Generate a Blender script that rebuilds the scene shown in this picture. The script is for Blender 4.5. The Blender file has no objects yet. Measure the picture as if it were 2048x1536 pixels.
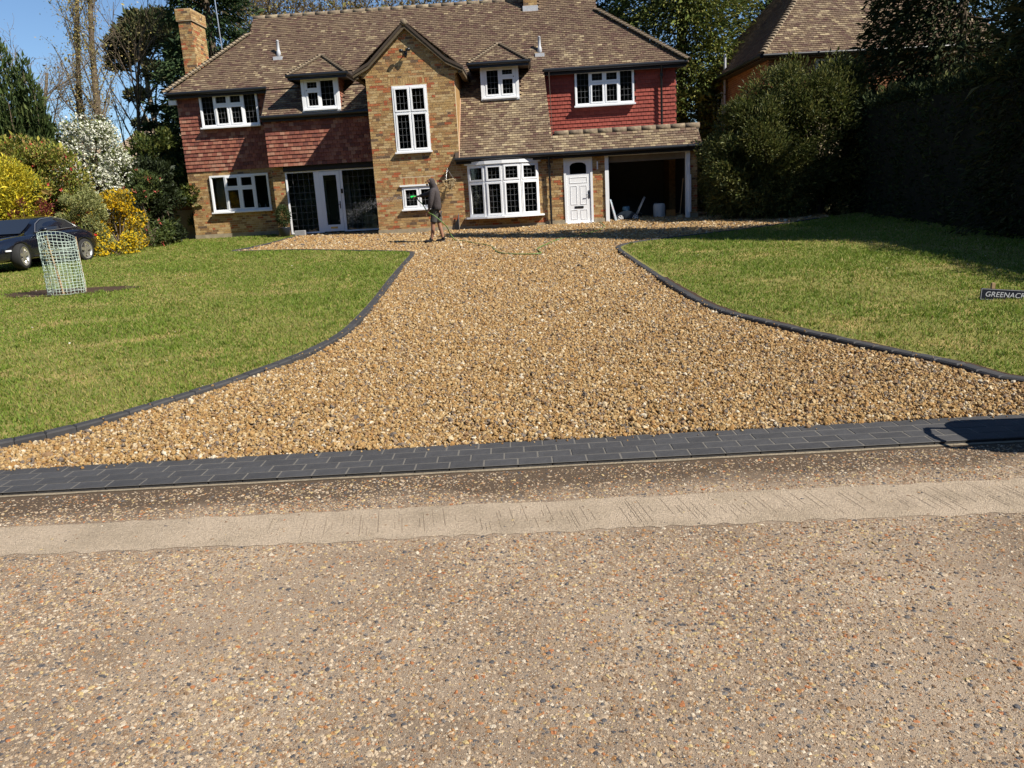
import bpy, bmesh, math, random
import numpy as np
from mathutils import Matrix, Vector

# ------------------------------------------------------------------ camera, sky, sun, exposure
sc = bpy.context.scene
COL = sc.collection
R = math.radians
rng = np.random.default_rng(7)
random.seed(7)
CAM = np.array([0.0, 0.0, 1.55])
PITCH, ROLL, YAW = R(13.2), R(-3.25), R(-2.8)
_cp, _sp = math.cos(PITCH), math.sin(PITCH)
_F = Vector((math.sin(YAW)*_cp, math.cos(YAW)*_cp, -_sp))
_r0 = Vector((math.cos(YAW), -math.sin(YAW), 0)); _u0 = _r0.cross(_F)
_Rt = _r0*math.cos(ROLL)+_u0*math.sin(ROLL); _Up = -_r0*math.sin(ROLL)+_u0*math.cos(ROLL)
cam = bpy.data.objects.new('camera', bpy.data.cameras.new('camera')); COL.objects.link(cam)
cam.data.sensor_width = 36; cam.data.lens = 1560/2048*36; cam.data.clip_end = 2000; cam.data.clip_start = .05
cam.matrix_world = Matrix(((_Rt.x, _Up.x, -_F.x, 0), (_Rt.y, _Up.y, -_F.y, 0), (_Rt.z, _Up.z, -_F.z, 1.55), (0, 0, 0, 1)))
sc.camera = cam
SUN = Vector((1.0, -.54, 1.12)).normalized()
w = bpy.data.worlds.new('World'); sc.world = w; w.use_nodes = True
nt = w.node_tree; sky = nt.nodes.new('ShaderNodeTexSky'); sky.sky_type = 'NISHITA'; sky.sun_disc = False
sky.sun_elevation = math.asin(SUN.z); sky.sun_rotation = math.atan2(SUN.x, SUN.y)
sky.air_density = 1.0; sky.dust_density = 0; sky.ozone_density = 6.0
bg = nt.nodes['Background']; bg.inputs['Strength'].default_value = .072
nt.links.new(sky.outputs[0], bg.inputs['Color'])
sl = bpy.data.lights.new('sun', 'SUN'); sl.energy = 5.0; sl.angle = R(.5); sl.color = (1, .94, .84)
so = bpy.data.objects.new('sun', sl); COL.objects.link(so); so.rotation_euler = SUN.to_track_quat('Z', 'Y').to_euler()
sc.view_settings.view_transform = 'Standard'; sc.view_settings.look = 'None'; sc.view_settings.exposure = .80; sc.view_settings.gamma = 1
sc.view_settings.use_curve_mapping = False
sc.render.engine = 'CYCLES'; cy = sc.cycles
cy.use_denoising = True; cy.max_bounces = 6; cy.diffuse_bounces = 3; cy.glossy_bounces = 3; cy.transmission_bounces = 4; cy.transparent_max_bounces = 8
cy.sample_clamp_indirect = 6; cy.caustics_reflective = False; cy.caustics_refractive = False

# ------------------------------------------------------------------ helpers
def gz(x, y):
    return .0343*np.clip(np.asarray(y, float)-5.15, 0, 23.05) + 0*np.asarray(x)
def G(x, y): return float(gz(x, y))

MATS = {}
def mat(name, color=(.5, .5, .5), rough=.8, var=.15, scale=8, bump=0, bscale=60, attr=None, metal=0, spec=.3, detail=4, color2=None, c2scale=2, c2=(.45, .6), trans=0, coat=0, objrand=0):
    """procedural principled material: base colour (or colour attribute) varied by noise, optional second colour in patches, bump"""
    if name in MATS: return MATS[name]
    m = bpy.data.materials.new(name); m.use_nodes = True; n = m.node_tree.nodes; l = m.node_tree.links
    b = n['Principled BSDF']; b.inputs['Roughness'].default_value = rough; b.inputs['Metallic'].default_value = metal
    b.inputs['Specular IOR Level'].default_value = spec; b.inputs['Coat Weight'].default_value = coat
    tc = n.new('ShaderNodeTexCoord')
    if attr:
        a = n.new('ShaderNodeAttribute'); a.attribute_name = attr; src = a.outputs['Color']
    else:
        rgb = n.new('ShaderNodeRGB'); rgb.outputs[0].default_value = (*color, 1); src = rgb.outputs[0]
    if color2:
        nz = n.new('ShaderNodeTexNoise'); nz.inputs['Scale'].default_value = c2scale; nz.inputs['Detail'].default_value = 5; nz.inputs['Roughness'].default_value = .65
        l.new(tc.outputs['Object'], nz.inputs['Vector'])
        mr = n.new('ShaderNodeMapRange'); mr.inputs[1].default_value = c2[0]; mr.inputs[2].default_value = c2[1]; l.new(nz.outputs[0], mr.inputs[0])
        mx = n.new('ShaderNodeMix'); mx.data_type = 'RGBA'; l.new(mr.outputs[0], mx.inputs[0]); l.new(src, mx.inputs[6]); mx.inputs[7].default_value = (*color2, 1); src = mx.outputs[2]
    if var:
        nz = n.new('ShaderNodeTexNoise'); nz.inputs['Scale'].default_value = scale; nz.inputs['Detail'].default_value = detail
        l.new(tc.outputs['Object'], nz.inputs['Vector'])
        mr = n.new('ShaderNodeMapRange'); mr.inputs[1].default_value = .25; mr.inputs[2].default_value = .75; mr.inputs[3].default_value = 1-var; mr.inputs[4].default_value = 1+var
        l.new(nz.outputs[0], mr.inputs[0])
        vm = n.new('ShaderNodeVectorMath'); vm.operation = 'SCALE'; l.new(src, vm.inputs[0]); l.new(mr.outputs[0], vm.inputs['Scale']); src = vm.outputs[0]
    if objrand:
        oi = n.new('ShaderNodeObjectInfo'); mr = n.new('ShaderNodeMapRange'); mr.inputs[3].default_value = 1-objrand; mr.inputs[4].default_value = 1+objrand; l.new(oi.outputs['Random'], mr.inputs[0])
        vm = n.new('ShaderNodeVectorMath'); vm.operation = 'SCALE'; l.new(src, vm.inputs[0]); l.new(mr.outputs[0], vm.inputs['Scale']); src = vm.outputs[0]
    l.new(src, b.inputs['Base Color'])
    if bump:
        nz = n.new('ShaderNodeTexNoise'); nz.inputs['Scale'].default_value = bscale; nz.inputs['Detail'].default_value = 4; l.new(tc.outputs['Object'], nz.inputs['Vector'])
        bp = n.new('ShaderNodeBump'); bp.inputs['Strength'].default_value = bump; bp.inputs['Distance'].default_value = .02; l.new(nz.outputs[0], bp.inputs['Height']); l.new(bp.outputs[0], b.inputs['Normal'])
    if trans:
        tr = n.new('ShaderNodeBsdfTranslucent'); l.new(src, tr.inputs['Color']); ms = n.new('ShaderNodeMixShader'); ms.inputs[0].default_value = trans
        l.new(b.outputs[0], ms.inputs[1]); l.new(tr.outputs[0], ms.inputs[2]); l.new(ms.outputs[0], n['Material Output'].inputs['Surface'])
    MATS[name] = m
    return m

def glass(name, tint=(.35, .4, .4), rough=.02):
    if name in MATS: return MATS[name]
    m = bpy.data.materials.new(name); m.use_nodes = True; n = m.node_tree.nodes; l = m.node_tree.links
    n.remove(n['Principled BSDF'])
    tr = n.new('ShaderNodeBsdfTransparent'); tr.inputs[0].default_value = (*tint, 1)
    gl = n.new('ShaderNodeBsdfGlossy'); gl.inputs['Roughness'].default_value = rough
    fr = n.new('ShaderNodeFresnel'); fr.inputs[0].default_value = 1.6
    tc = n.new('ShaderNodeTexCoord'); nz = n.new('ShaderNodeTexNoise'); nz.inputs['Scale'].default_value = 1.6; l.new(tc.outputs['Object'], nz.inputs['Vector'])
    bp = n.new('ShaderNodeBump'); bp.inputs['Strength'].default_value = .08; bp.inputs['Distance'].default_value = .05; l.new(nz.outputs[0], bp.inputs['Height']); l.new(bp.outputs[0], gl.inputs['Normal'])
    mx = n.new('ShaderNodeMixShader'); l.new(fr.outputs[0], mx.inputs[0]); l.new(tr.outputs[0], mx.inputs[1]); l.new(gl.outputs[0], mx.inputs[2])
    l.new(mx.outputs[0], n['Material Output'].inputs['Surface'])
    MATS[name] = m
    return m

def tag(o, label=None, cat=None, group=None, kind=None):
    if label: o['label'] = label
    if cat: o['category'] = cat
    if group: o['group'] = group
    if kind: o['kind'] = kind
    return o
def empty(name, loc, label, cat, group=None, rz=0):
    o = bpy.data.objects.new(name, None); COL.objects.link(o); o.location = loc; o.rotation_euler = (0, 0, rz); o.empty_display_size = .1
    return tag(o, label, cat, group)
def link(name, me, parent=None, local=False):
    """link mesh data given in world coordinates (or, with local=True, in the parent's coordinates)"""
    o = bpy.data.objects.new(name, me); COL.objects.link(o)
    if parent is not None:
        o.parent = parent
        if not local: o.matrix_parent_inverse = WM(parent).inverted()
    return o
def WM(o):
    m = Matrix.LocRotScale(o.location, o.rotation_euler, o.scale)
    return m if o.parent is None else WM(o.parent) @ o.matrix_parent_inverse @ m

def np_mesh(name, V, F, mats, col=None, smooth=False, mi=None):
    """V (n,3); F (m,k) int array with constant k"""
    V = np.ascontiguousarray(V, np.float32); F = np.ascontiguousarray(F, np.int32); m_, k = F.shape
    me = bpy.data.meshes.new(name)
    me.vertices.add(len(V)); me.vertices.foreach_set('co', V.ravel())
    me.loops.add(m_*k); me.loops.foreach_set('vertex_index', F.ravel())
    me.polygons.add(m_); me.polygons.foreach_set('loop_start', np.arange(0, m_*k, k, dtype=np.int32)); me.polygons.foreach_set('loop_total', np.full(m_, k, np.int32))
    if mi is not None: me.polygons.foreach_set('material_index', np.ascontiguousarray(mi, np.int32))
    me.polygons.foreach_set('use_smooth', np.full(m_, smooth, bool))
    for m in (mats if isinstance(mats, (list, tuple)) else [mats]): me.materials.append(m)
    if col is not None:
        a = me.color_attributes.new('Col', 'FLOAT_COLOR', 'POINT')
        c4 = np.ones((len(V), 4), np.float32); c4[:, :3] = col; a.data.foreach_set('color', c4.ravel())
    me.update(); me.validate()
    return me

class MB:
    """collects boxes, prisms and tubes into one mesh"""
    def __init__(s): s.v = []; s.f = []; s.m = []; s.sm = []
    def add(s, vs, fs, m=0, smooth=False):
        o = len(s.v); s.v += [tuple(map(float, p)) for p in vs]; s.f += [tuple(i+o for i in f) for f in fs]; s.m += [m]*len(fs); s.sm += [smooth]*len(fs); return s
    def box(s, x0, x1, y0, y1, z0, z1, m=0):
        v = [(x, y, z) for z in (z0, z1) for y in (y0, y1) for x in (x0, x1)]
        return s.add(v, [(0, 2, 3, 1), (4, 5, 7, 6), (0, 1, 5, 4), (1, 3, 7, 5), (3, 2, 6, 7), (2, 0, 4, 6)], m)
    def bev(s, x0, x1, y0, y1, z0, z1, b=.01, m=0):
        """box with chamfered top edges"""
        v = [(x0, y0, z0), (x1, y0, z0), (x1, y1, z0), (x0, y1, z0), (x0, y0, z1-b), (x1, y0, z1-b), (x1, y1, z1-b), (x0, y1, z1-b), (x0+b, y0+b, z1), (x1-b, y0+b, z1), (x1-b, y1-b, z1), (x0+b, y1-b, z1)]
        f = [(3, 2, 1, 0), (8, 9, 10, 11)]
        for a in (0, 4):
            for i in range(4): j = (i+1) % 4; f.append((a+i, a+j, a+4+j, a+4+i))
        return s.add(v, f, m)
    def prism(s, poly, y0, y1, axis='y', m=0):
        """extrude 2D polygon (a,b) along axis: y-> (a,y,b); x-> (x,a,b); z-> (a,b,z)"""
        P = {'y': lambda a, b, t: (a, t, b), 'x': lambda a, b, t: (t, a, b), 'z': lambda a, b, t: (a, b, t)}[axis]; n = len(poly)
        v = [P(a, b, y0) for a, b in poly]+[P(a, b, y1) for a, b in poly]
        f = [tuple(range(n)), tuple(range(2*n-1, n-1, -1))]+[(i, i+n, (i+1) % n+n, (i+1) % n) for i in range(n)]
        return s.add(v, f, m)
    def tube(s, pts, r, n=8, m=0, cap=True, smooth=True):
        pts = [Vector(p) for p in pts]; rs = r if hasattr(r, '__len__') else [r]*len(pts); v = []; f = []; up = None
        for i, p in enumerate(pts):
            t = (pts[min(i+1, len(pts)-1)]-pts[max(i-1, 0)]); t = t.normalized() if t.length > 1e-9 else Vector((0, 0, 1))
            if up is None: up = Vector((0, 0, 1)) if abs(t.z) < .9 else Vector((1, 0, 0))
            a = t.cross(up); a = a.normalized() if a.length > 1e-6 else Vector((1, 0, 0)); b = a.cross(t); up = b
            for k in range(n):
                q = 2*math.pi*k/n; v.append(p+(a*math.cos(q)+b*math.sin(q))*rs[i])
        for i in range(len(pts)-1):
            for k in range(n): f.append((i*n+k, i*n+(k+1) % n, (i+1)*n+(k+1) % n, (i+1)*n+k))
        s.add(v, f, m, smooth)
        if cap: s.add(v[:n], [tuple(range(n))[::-1]], m); s.add(v[-n:], [tuple(range(n))], m)
        return s
    def lathe(s, prof, c=(0, 0, 0), axis='z', n=16, m=0, smooth=True):
        v = []; f = []
        for r, h in prof:
            for k in range(n):
                q = 2*math.pi*k/n; a, b = r*math.cos(q), r*math.sin(q)
                p = {'z': (a, b, h), 'y': (a, h, b), 'x': (h, a, b)}[axis]; v.append((c[0]+p[0], c[1]+p[1], c[2]+p[2]))
        for i in range(len(prof)-1):
            for k in range(n): f.append((i*n+k, i*n+(k+1) % n, (i+1)*n+(k+1) % n, (i+1)*n+k))
        return s.add(v, f, m, smooth)
    def mesh(s, name, mats):
        me = bpy.data.meshes.new(name); me.from_pydata(s.v, [], s.f)
        for q in (mats if isinstance(mats, (list, tuple)) else [mats]): me.materials.append(q)
        me.polygons.foreach_set('material_index', s.m); me.polygons.foreach_set('use_smooth', s.sm); me.update()
        bm = bmesh.new(); bm.from_mesh(me); bmesh.ops.recalc_face_normals(bm, faces=bm.faces); bm.to_mesh(me); bm.free()
        return me
    def build(s, name, mats, parent=None, local=False): return link(name, s.mesh(name, mats), parent, local)

def rects_minus(x0, x1, z0, z1, holes):
    """split a rectangle with rectangular holes into column strips of rectangles"""
    xs = sorted({x0, x1, *[min(max(h[i], x0), x1) for h in holes for i in (0, 1)]}); out = []
    for a, b in zip(xs[:-1], xs[1:]):
        if b-a < 1e-6: continue
        c = (a+b)/2; cuts = sorted((max(h[2], z0), min(h[3], z1)) for h in holes if h[0] <= c <= h[1]); z = z0
        for p, q in cuts:
            if p > z+1e-6: out.append((a, b, z, p))
            z = max(z, q)
        if z < z1-1e-6: out.append((a, b, z, z1))
    return out

# ------------------------------------------------------------------ small pieces: bricks and tiles, the 300 nearest as parts, the rest joined
PAL = {
 'brick': ([(.37, .235, .095), (.41, .275, .12), (.31, .185, .075), (.44, .31, .15), (.26, .15, .065), (.20, .115, .055), (.35, .18, .075), (.38, .13, .05), (.33, .095, .04), (.14, .09, .055), (.36, .23, .10), (.45, .32, .16)],
           [14, 13, 12, 8, 9, 6, 7, 6, 5, 3, 12, 8]),
 'tile': ([(0.127, 0.086, 0.055), (0.117, 0.077, 0.051), (0.141, 0.097, 0.062), (0.104, 0.065, 0.045), (0.084, 0.047, 0.035), (0.164, 0.115, 0.070), (0.132, 0.090, 0.059), (0.098, 0.056, 0.041)], [14, 12, 12, 8, 5, 5, 12, 6]),
 'tileL': ([(.215, .160, .098), (.19, .14, .088), (.26, .20, .12), (.16, .115, .076), (.205, .155, .10), (.135, .092, .064), (.31, .245, .15)], [12, 12, 9, 9, 10, 6, 4]),
 'redtile': ([(.255, .052, .035), (.24, .048, .032), (.27, .058, .039), (.225, .046, .032)], [1, 1, 1, 1]),
 'mixtile': ([(.25, .092, .058), (.205, .068, .045), (.28, .12, .078), (.172, .056, .039), (.32, .16, .105), (.145, .052, .038)], [10, 10, 7, 8, 5, 4]),
 'orange': ([(.30, .13, .062), (.27, .115, .056), (.33, .155, .08), (.23, .095, .05)], [1, 1, 1, 1]),
}
M_BRICK = mat('brick', attr='Col', rough=.9, var=.28, scale=22, bump=.5, bscale=90, detail=6)
M_TILE = mat('roof_tile', attr='Col', rough=.9, var=.3, scale=26, bump=.4, bscale=80, color2=(.42, .33, .18), c2scale=7, c2=(.61, .72))
M_RED = mat('hung_tile', attr='Col', rough=.75, var=.14, scale=12, bump=.2, bscale=60)
PIECES = []   # dict(kind, pal, parent, C, U, V, N, w, h, col, full)
STD = {'brick': (.215, .065), 'tile': (.157, .10), 'hung': (.157, .127)}
def add_piece(kind, pal, parent, C, U, V, N, w, h, col=None, full=None):
    P, W = PAL[pal]
    if col is None: col = random.choices(range(len(P)), W)[0]
    s = STD[kind]
    PIECES.append(dict(kind=kind, pal=pal, parent=parent, C=C, U=U, V=V, N=N, w=w, h=h, col=col, full=(abs(w-s[0]) < .004 and abs(h-s[1]) < .004) if full is None else full))
def local_piece(kind, w, h):
    a, b = w/2, h/2
    if kind == 'brick':
        v = np.array([(-a, -b, -.02), (a, -b, -.02), (a, b, -.02), (-a, b, -.02), (-a, -b, 0), (a, -b, 0), (a, b, 0), (-a, b, 0)])
    elif kind == 'hung':
        v = np.array([(-a, -b, .004), (a, -b, .004), (a, b+.03, -.008), (-a, b+.03, -.008), (-a, -b, .032), (a, -b, .032), (a, b+.03, .002), (-a, b+.03, .002)])
    else:
        v = np.array([(-a, -b, .004), (a, -b, .004), (a, b+.04, -.008), (-a, b+.04, -.008), (-a, -b, .028), (a, -b, .028), (a, b+.04, .002), (-a, b+.04, .002)])
    return v
BOXF = np.array([(4, 5, 6, 7), (0, 1, 5, 4), (1, 2, 6, 5), (2, 3, 7, 6), (3, 0, 4, 7)])
def flush_pieces(house_list, mats):
    """house_list: things whose nearest 300 pieces per kind become parts; everything else is joined per parent"""
    shared = {}
    groups = {}
    for p in PIECES:
        top = p['parent']
        while top.parent is not None: top = top.parent
        groups.setdefault((top.name, p['pal'] if p['pal'] in ('redtile', 'mixtile') else p['kind']), []).append(p)
    for (tn, kd), L in groups.items():
        single = set()
        if tn in house_list:
            full = sorted((p for p in L if p['full']), key=lambda p: float(np.linalg.norm(p['C']-CAM)))
            single = set(id(p) for p in full[:300])
        rest = {}
        for p in L:
            if id(p) in single:
                key = (p['kind'], p['pal'], p['col'])
                if key not in shared:
                    v = local_piece(p['kind'], *STD[p['kind']])
                    shared[key] = np_mesh(p['kind'], v, BOXF, mats[p['pal']], col=np.tile(PAL[p['pal']][0][p['col']], (8, 1)))
                o = bpy.data.objects.new('brick' if p['kind'] == 'brick' else 'tile', shared[key]); COL.objects.link(o); o.parent = p['parent']
                U, V, N, C = p['U'], p['V'], p['N'], p['C']
                m = Matrix(((U[0], V[0], N[0], C[0]), (U[1], V[1], N[1], C[1]), (U[2], V[2], N[2], C[2]), (0, 0, 0, 1)))
                o.matrix_basis = WM(p['parent']).inverted() @ m
            else: rest.setdefault((p['parent'].name, p['pal']), []).append(p)
        for (pn, pal), Q in rest.items():
            n = len(Q); loc = np.stack([local_piece(q['kind'], q['w'], q['h']) for q in Q])
            U = np.stack([q['U'] for q in Q])[:, None]; V = np.stack([q['V'] for q in Q])[:, None]; N = np.stack([q['N'] for q in Q])[:, None]; C = np.stack([q['C'] for q in Q])[:, None]
            W = C+U*loc[..., :1]+V*loc[..., 1:2]+N*loc[..., 2:3]
            F = (BOXF[None]+8*np.arange(n)[:, None, None]).reshape(-1, 4)
            pc = np.array(PAL[pal][0]); c = np.repeat(pc[[q['col'] for q in Q]]*rng.uniform(.92, 1.08, (n, 1)), 8, 0)
            nm = 'brickwork' if Q[0]['kind'] == 'brick' else 'tiling'
            o = link(nm, np_mesh(nm, W.reshape(-1, 3), F, mats[pal], col=c), Q[0]['parent']); o['kind'] = 'stuff'

X_, Z_, NY_ = np.array([1., 0, 0]), np.array([0, 0, 1.]), np.array([0, -1., 0])
def brick_face(parent, O, U, N, u1, v0, v1, holes=(), keep=None, soldiers=(), pal='brick', proud=.006):
    """stretcher-bond bricks on a vertical face; O at u=0,v=0 (v is world z)"""
    V = Z_; course = .075; n = 0
    hs = list(holes)+[s for s in soldiers]
    k0 = int(v0/course)
    for k in range(k0, int(v1/course)+1):
        z0 = k*course; zc = z0+.0375
        if zc < v0+.01 or zc > v1-.01: continue
        off = -.1125*(k % 2)-(.05 if k % 4 > 1 else 0); segs = [(0, u1)]
        for h in hs:
            if h[2] < zc < h[3]:
                ns = []
                for a, b in segs:
                    if h[1] <= a or h[0] >= b: ns.append((a, b)); continue
                    if h[0] > a: ns.append((a, h[0]))
                    if h[1] < b: ns.append((h[1], b))
                segs = ns
        for a, b in segs:
            if keep: 
                lim = keep(zc)
                if lim is None: continue
                a, b = max(a, lim[0]), min(b, lim[1])
            i = math.floor((a-off)/.225)
            while True:
                p, q = off+i*.225, off+i*.225+.215; i += 1
                if p > b: break
                p, q = max(p, a), min(q, b)
                if q-p < .03: continue
                wv = q-p; wv = .215 if abs(wv-.215) < .002 else wv
                if wv == .215 and random.random() < .22:
                    for cc in (p+.05125, q-.05125): add_piece('brick', pal, parent, O+U*cc+V*zc+N*(proud+random.uniform(-.003, .003)), U, V, N, .1025, .065)
                    continue
                C = O+U*((p+q)/2)+V*zc+N*(proud+random.uniform(-.003, .003))
                add_piece('brick', pal, parent, C, U, V, N, wv, .065)
    for (a, b, c, d) in soldiers:
        m = int((b-a)/.075)
        for i in range(m):
            C = O+U*(a+(i+.5)*(b-a)/m)+V*((c+d)/2)+N*proud
            add_piece('brick', pal, parent, C, U, V, N, (b-a)/m-.011, d-c-.01, col=random.choice([6, 7, 0, 1, 10]), full=False)

def tile_face(parent, O, U, V, N, amin, amax, s0, s1, keep, pal='tile', gauge=.1, wid=.157, patch=None, jit=.004, trim=None):
    n = int((s1-s0)/gauge)
    for k in range(n):
        s = s0+(k+.5)*gauge; off = (k % 2)*.5*(wid+.009)
        na = int((amax-amin)/(wid+.009))+2
        for i in range(-1, na):
            a = amin+off+(i+.5)*(wid+.009)
            wv = wid
            lo, hi = a-wid/2, a+wid/2
            if trim:
                t0, t1 = trim(s); lo, hi = max(lo, t0), min(hi, t1)
                if hi-lo < .03: continue
            if not keep((lo+hi)/2, s): continue
            C = O+U*((lo+hi)/2)+V*s+N*random.uniform(-jit*.3, jit)
            pl = pal
            if patch is not None: pl = patch((lo+hi)/2, s)
            add_piece('hung' if pl in ('redtile', 'mixtile') and gauge > .12 else 'tile', pl, parent, C, U, V, N, hi-lo if hi-lo < wid-.003 else wid, gauge)

# ------------------------------------------------------------------ materials
def road_mat():
    m = bpy.data.materials.new('exposed_aggregate'); m.use_nodes = True; n = m.node_tree.nodes; l = m.node_tree.links; b = n['Principled BSDF']
    b.inputs['Roughness'].default_value = .85; b.inputs['Specular IOR Level'].default_value = .25
    tc = n.new('ShaderNodeTexCoord')
    def noise(s, d=5, r=.6):
        z = n.new('ShaderNodeTexNoise'); z.inputs['Scale'].default_value = s; z.inputs['Detail'].default_value = d; z.inputs['Roughness'].default_value = r; l.new(tc.outputs['Object'], z.inputs['Vector']); return z.outputs[0]
    def ramp(src, stops, const=False):
        r = n.new('ShaderNodeValToRGB'); e = r.color_ramp.elements; r.color_ramp.interpolation = 'CONSTANT' if const else 'LINEAR'
        while len(e) < len(stops): e.new(.5)
        for q, (p, c) in zip(e, stops): q.position = p; q.color = (*c, 1)
        l.new(src, r.inputs[0]); return r.outputs[0]
    def mix(f, a, c, t='MIX'):
        x = n.new('ShaderNodeMix'); x.data_type = 'RGBA'; x.blend_type = t
        if hasattr(f, 'links') or not isinstance(f, (int, float)): l.new(f, x.inputs[0])
        else: x.inputs[0].default_value = f
        for i, q in ((6, a), (7, c)):
            if isinstance(q, tuple): x.inputs[i].default_value = (*q, 1)
            else: l.new(q, x.inputs[i])
        return x.outputs[2]
    base = ramp(noise(1.1, 7, .68), [(.28, (.15, .108, .072)), (.45, (.29, .216, .150)), (.58, (.36, .275, .195)), (.78, (.47, .372, .27))])
    base = mix(.75, base, ramp(noise(170, 4, .7), [(.32, (.16, .16, .16)), (.46, (.75, .75, .75)), (.7, (1.05, 1.05, 1.05))]), 'MULTIPLY')
    # embedded fine chippings
    v = n.new('ShaderNodeTexVoronoi'); v.inputs['Scale'].default_value = 150; l.new(tc.outputs['Object'], v.inputs['Vector'])
    sep = n.new('ShaderNodeSeparateColor'); l.new(v.outputs['Color'], sep.inputs[0])
    pc = ramp(sep.outputs[0], [(0, (.45, .33, .20)), (.2, (.30, .15, .06)), (.35, (.10, .09, .085)), (.5, (.5, .44, .36)), (.65, (.22, .15, .09)), (.8, (.38, .27, .16)), (.93, (.62, .55, .42))], True)
    ed = n.new('ShaderNodeMapRange'); ed.inputs[1].default_value = .42; ed.inputs[2].default_value = .3; l.new(v.outputs['Distance'], ed.inputs[0])
    sel = n.new('ShaderNodeMath'); sel.operation = 'GREATER_THAN'; sel.inputs[1].default_value = .45; l.new(sep.outputs[1], sel.inputs[0])
    mm = n.new('ShaderNodeMath'); mm.operation = 'MULTIPLY'; l.new(ed.outputs[0], mm.inputs[0]); l.new(sel.outputs[0], mm.inputs[1])
    cc = mix(mm.outputs[0], base, pc)
    # damp, mossy stain along the brick edging (it has its own ragged outline)
    sx = n.new('ShaderNodeSeparateXYZ'); l.new(tc.outputs['Object'], sx.inputs[0])
    t1 = n.new('ShaderNodeMath'); t1.operation = 'MULTIPLY_ADD'; t1.inputs[1].default_value = -.042; l.new(sx.outputs[0], t1.inputs[0]); l.new(sx.outputs[1], t1.inputs[2])
    nn = n.new('ShaderNodeMath'); nn.operation = 'MULTIPLY_ADD'; nn.inputs[1].default_value = .55; l.new(noise(1.7, 6), nn.inputs[0]); l.new(t1.outputs[0], nn.inputs[2])
    mr = n.new('ShaderNodeMapRange'); mr.inputs[1].default_value = 4.16; mr.inputs[2].default_value = 4.42; mr.inputs[4].default_value = .92; l.new(nn.outputs[0], mr.inputs[0])
    mk = n.new('ShaderNodeMapRange'); mk.inputs[1].default_value = 3.86; mk.inputs[2].default_value = 3.95; l.new(t1.outputs[0], mk.inputs[0])
    mq = n.new('ShaderNodeMath'); mq.operation = 'MULTIPLY'; l.new(mr.outputs[0], mq.inputs[0]); l.new(mk.outputs[0], mq.inputs[1])
    cc = mix(mq.outputs[0], cc, (.075, .05, .03))
    l.new(cc, b.inputs['Base Color'])
    bp = n.new('ShaderNodeBump'); bp.inputs['Strength'].default_value = .9; bp.inputs['Distance'].default_value = .006
    ad = n.new('ShaderNodeMath'); ad.operation = 'MULTIPLY_ADD'; ad.inputs[1].default_value = .8; l.new(mm.outputs[0], ad.inputs[0]); l.new(noise(240, 3), ad.inputs[2])
    l.new(ad.outputs[0], bp.inputs['Height']); l.new(bp.outputs[0], b.inputs['Normal'])
    return m

def stone_mat(name, stops, rough=.7, var=.2):
    """colour picked per stone"""
    m = bpy.data.materials.new(name); m.use_nodes = True; n = m.node_tree.nodes; l = m.node_tree.links; b = n['Principled BSDF']; b.inputs['Roughness'].default_value = rough; b.inputs['Specular IOR Level'].default_value = .25
    oi = n.new('ShaderNodeObjectInfo'); r = n.new('ShaderNodeValToRGB'); e = r.color_ramp.elements; r.color_ramp.interpolation = 'CONSTANT'
    while len(e) < len(stops): e.new(.5)
    for q, (p, c) in zip(e, stops): q.position = p; q.color = (*c, 1)
    l.new(oi.outputs['Random'], r.inputs[0])
    tc = n.new('ShaderNodeTexCoord'); nz = n.new('ShaderNodeTexNoise'); nz.inputs['Scale'].default_value = 1.5; nz.inputs['Detail'].default_value = 3; l.new(tc.outputs['Object'], nz.inputs['Vector'])
    mr = n.new('ShaderNodeMapRange'); mr.inputs[1].default_value = .3; mr.inputs[2].default_value = .7; mr.inputs[3].default_value = 1-var; mr.inputs[4].default_value = 1+var; l.new(nz.outputs[0], mr.inputs[0])
    vm = n.new('ShaderNodeVectorMath'); vm.operation = 'SCALE'; l.new(r.outputs[0], vm.inputs[0]); l.new(mr.outputs[0], vm.inputs['Scale']); l.new(vm.outputs[0], b.inputs['Base Color'])
    return m

M_ROAD = road_mat()
M_GRAVEL = stone_mat('gravel_stone', [(0, (0.288, 0.175, 0.066)), (.18, (0.324, 0.217, 0.096)), (.34, (0.245, 0.133, 0.043)), (.47, (0.360, 0.259, 0.132)), (.58, (0.180, 0.108, 0.053)), (.70, (0.274, 0.168, 0.066)), (.82, (0.432, 0.343, 0.218)), (.88, (0.122, 0.098, 0.079)), (.94, (0.216, 0.154, 0.099)), (.975, (0.475, 0.413, 0.310))])
M_PEBBLE = stone_mat('pebble', [(0, (0.320, 0.242, 0.163)), (.20, (0.232, 0.160, 0.096)), (.34, (0.296, 0.156, 0.063)), (.42, (0.068, 0.065, 0.067)), (.50, (0.368, 0.289, 0.200)), (.66, (0.176, 0.113, 0.067)), (.77, (0.384, 0.289, 0.141)), (.85, (0.448, 0.382, 0.289)), (.90, (0.120, 0.109, 0.100)), (.96, (0.304, 0.125, 0.052))], rough=.55)
M_GBASE = mat('gravel_bed', (.15, .095, .045), rough=.95, var=.45, scale=45, bump=1, bscale=70, color2=(.28, .19, .09), c2scale=40, c2=(.45, .6))
M_LAWN = mat('lawn_soil', (.16, .155, .038), rough=.95, var=.3, scale=9, bump=.6, bscale=90, color2=(.31, .225, .085), c2scale=.9, c2=(.52, .66))
M_GROUND = mat('ground', (.09, .095, .035), rough=.95, var=.3, scale=.5)
M_CONC = mat('brushed_concrete', (.43, .34, .245), rough=.95, var=.26, scale=70, bump=.8, bscale=190, color2=(.31, .245, .17), c2scale=2.6, c2=(.42, .7))
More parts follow.
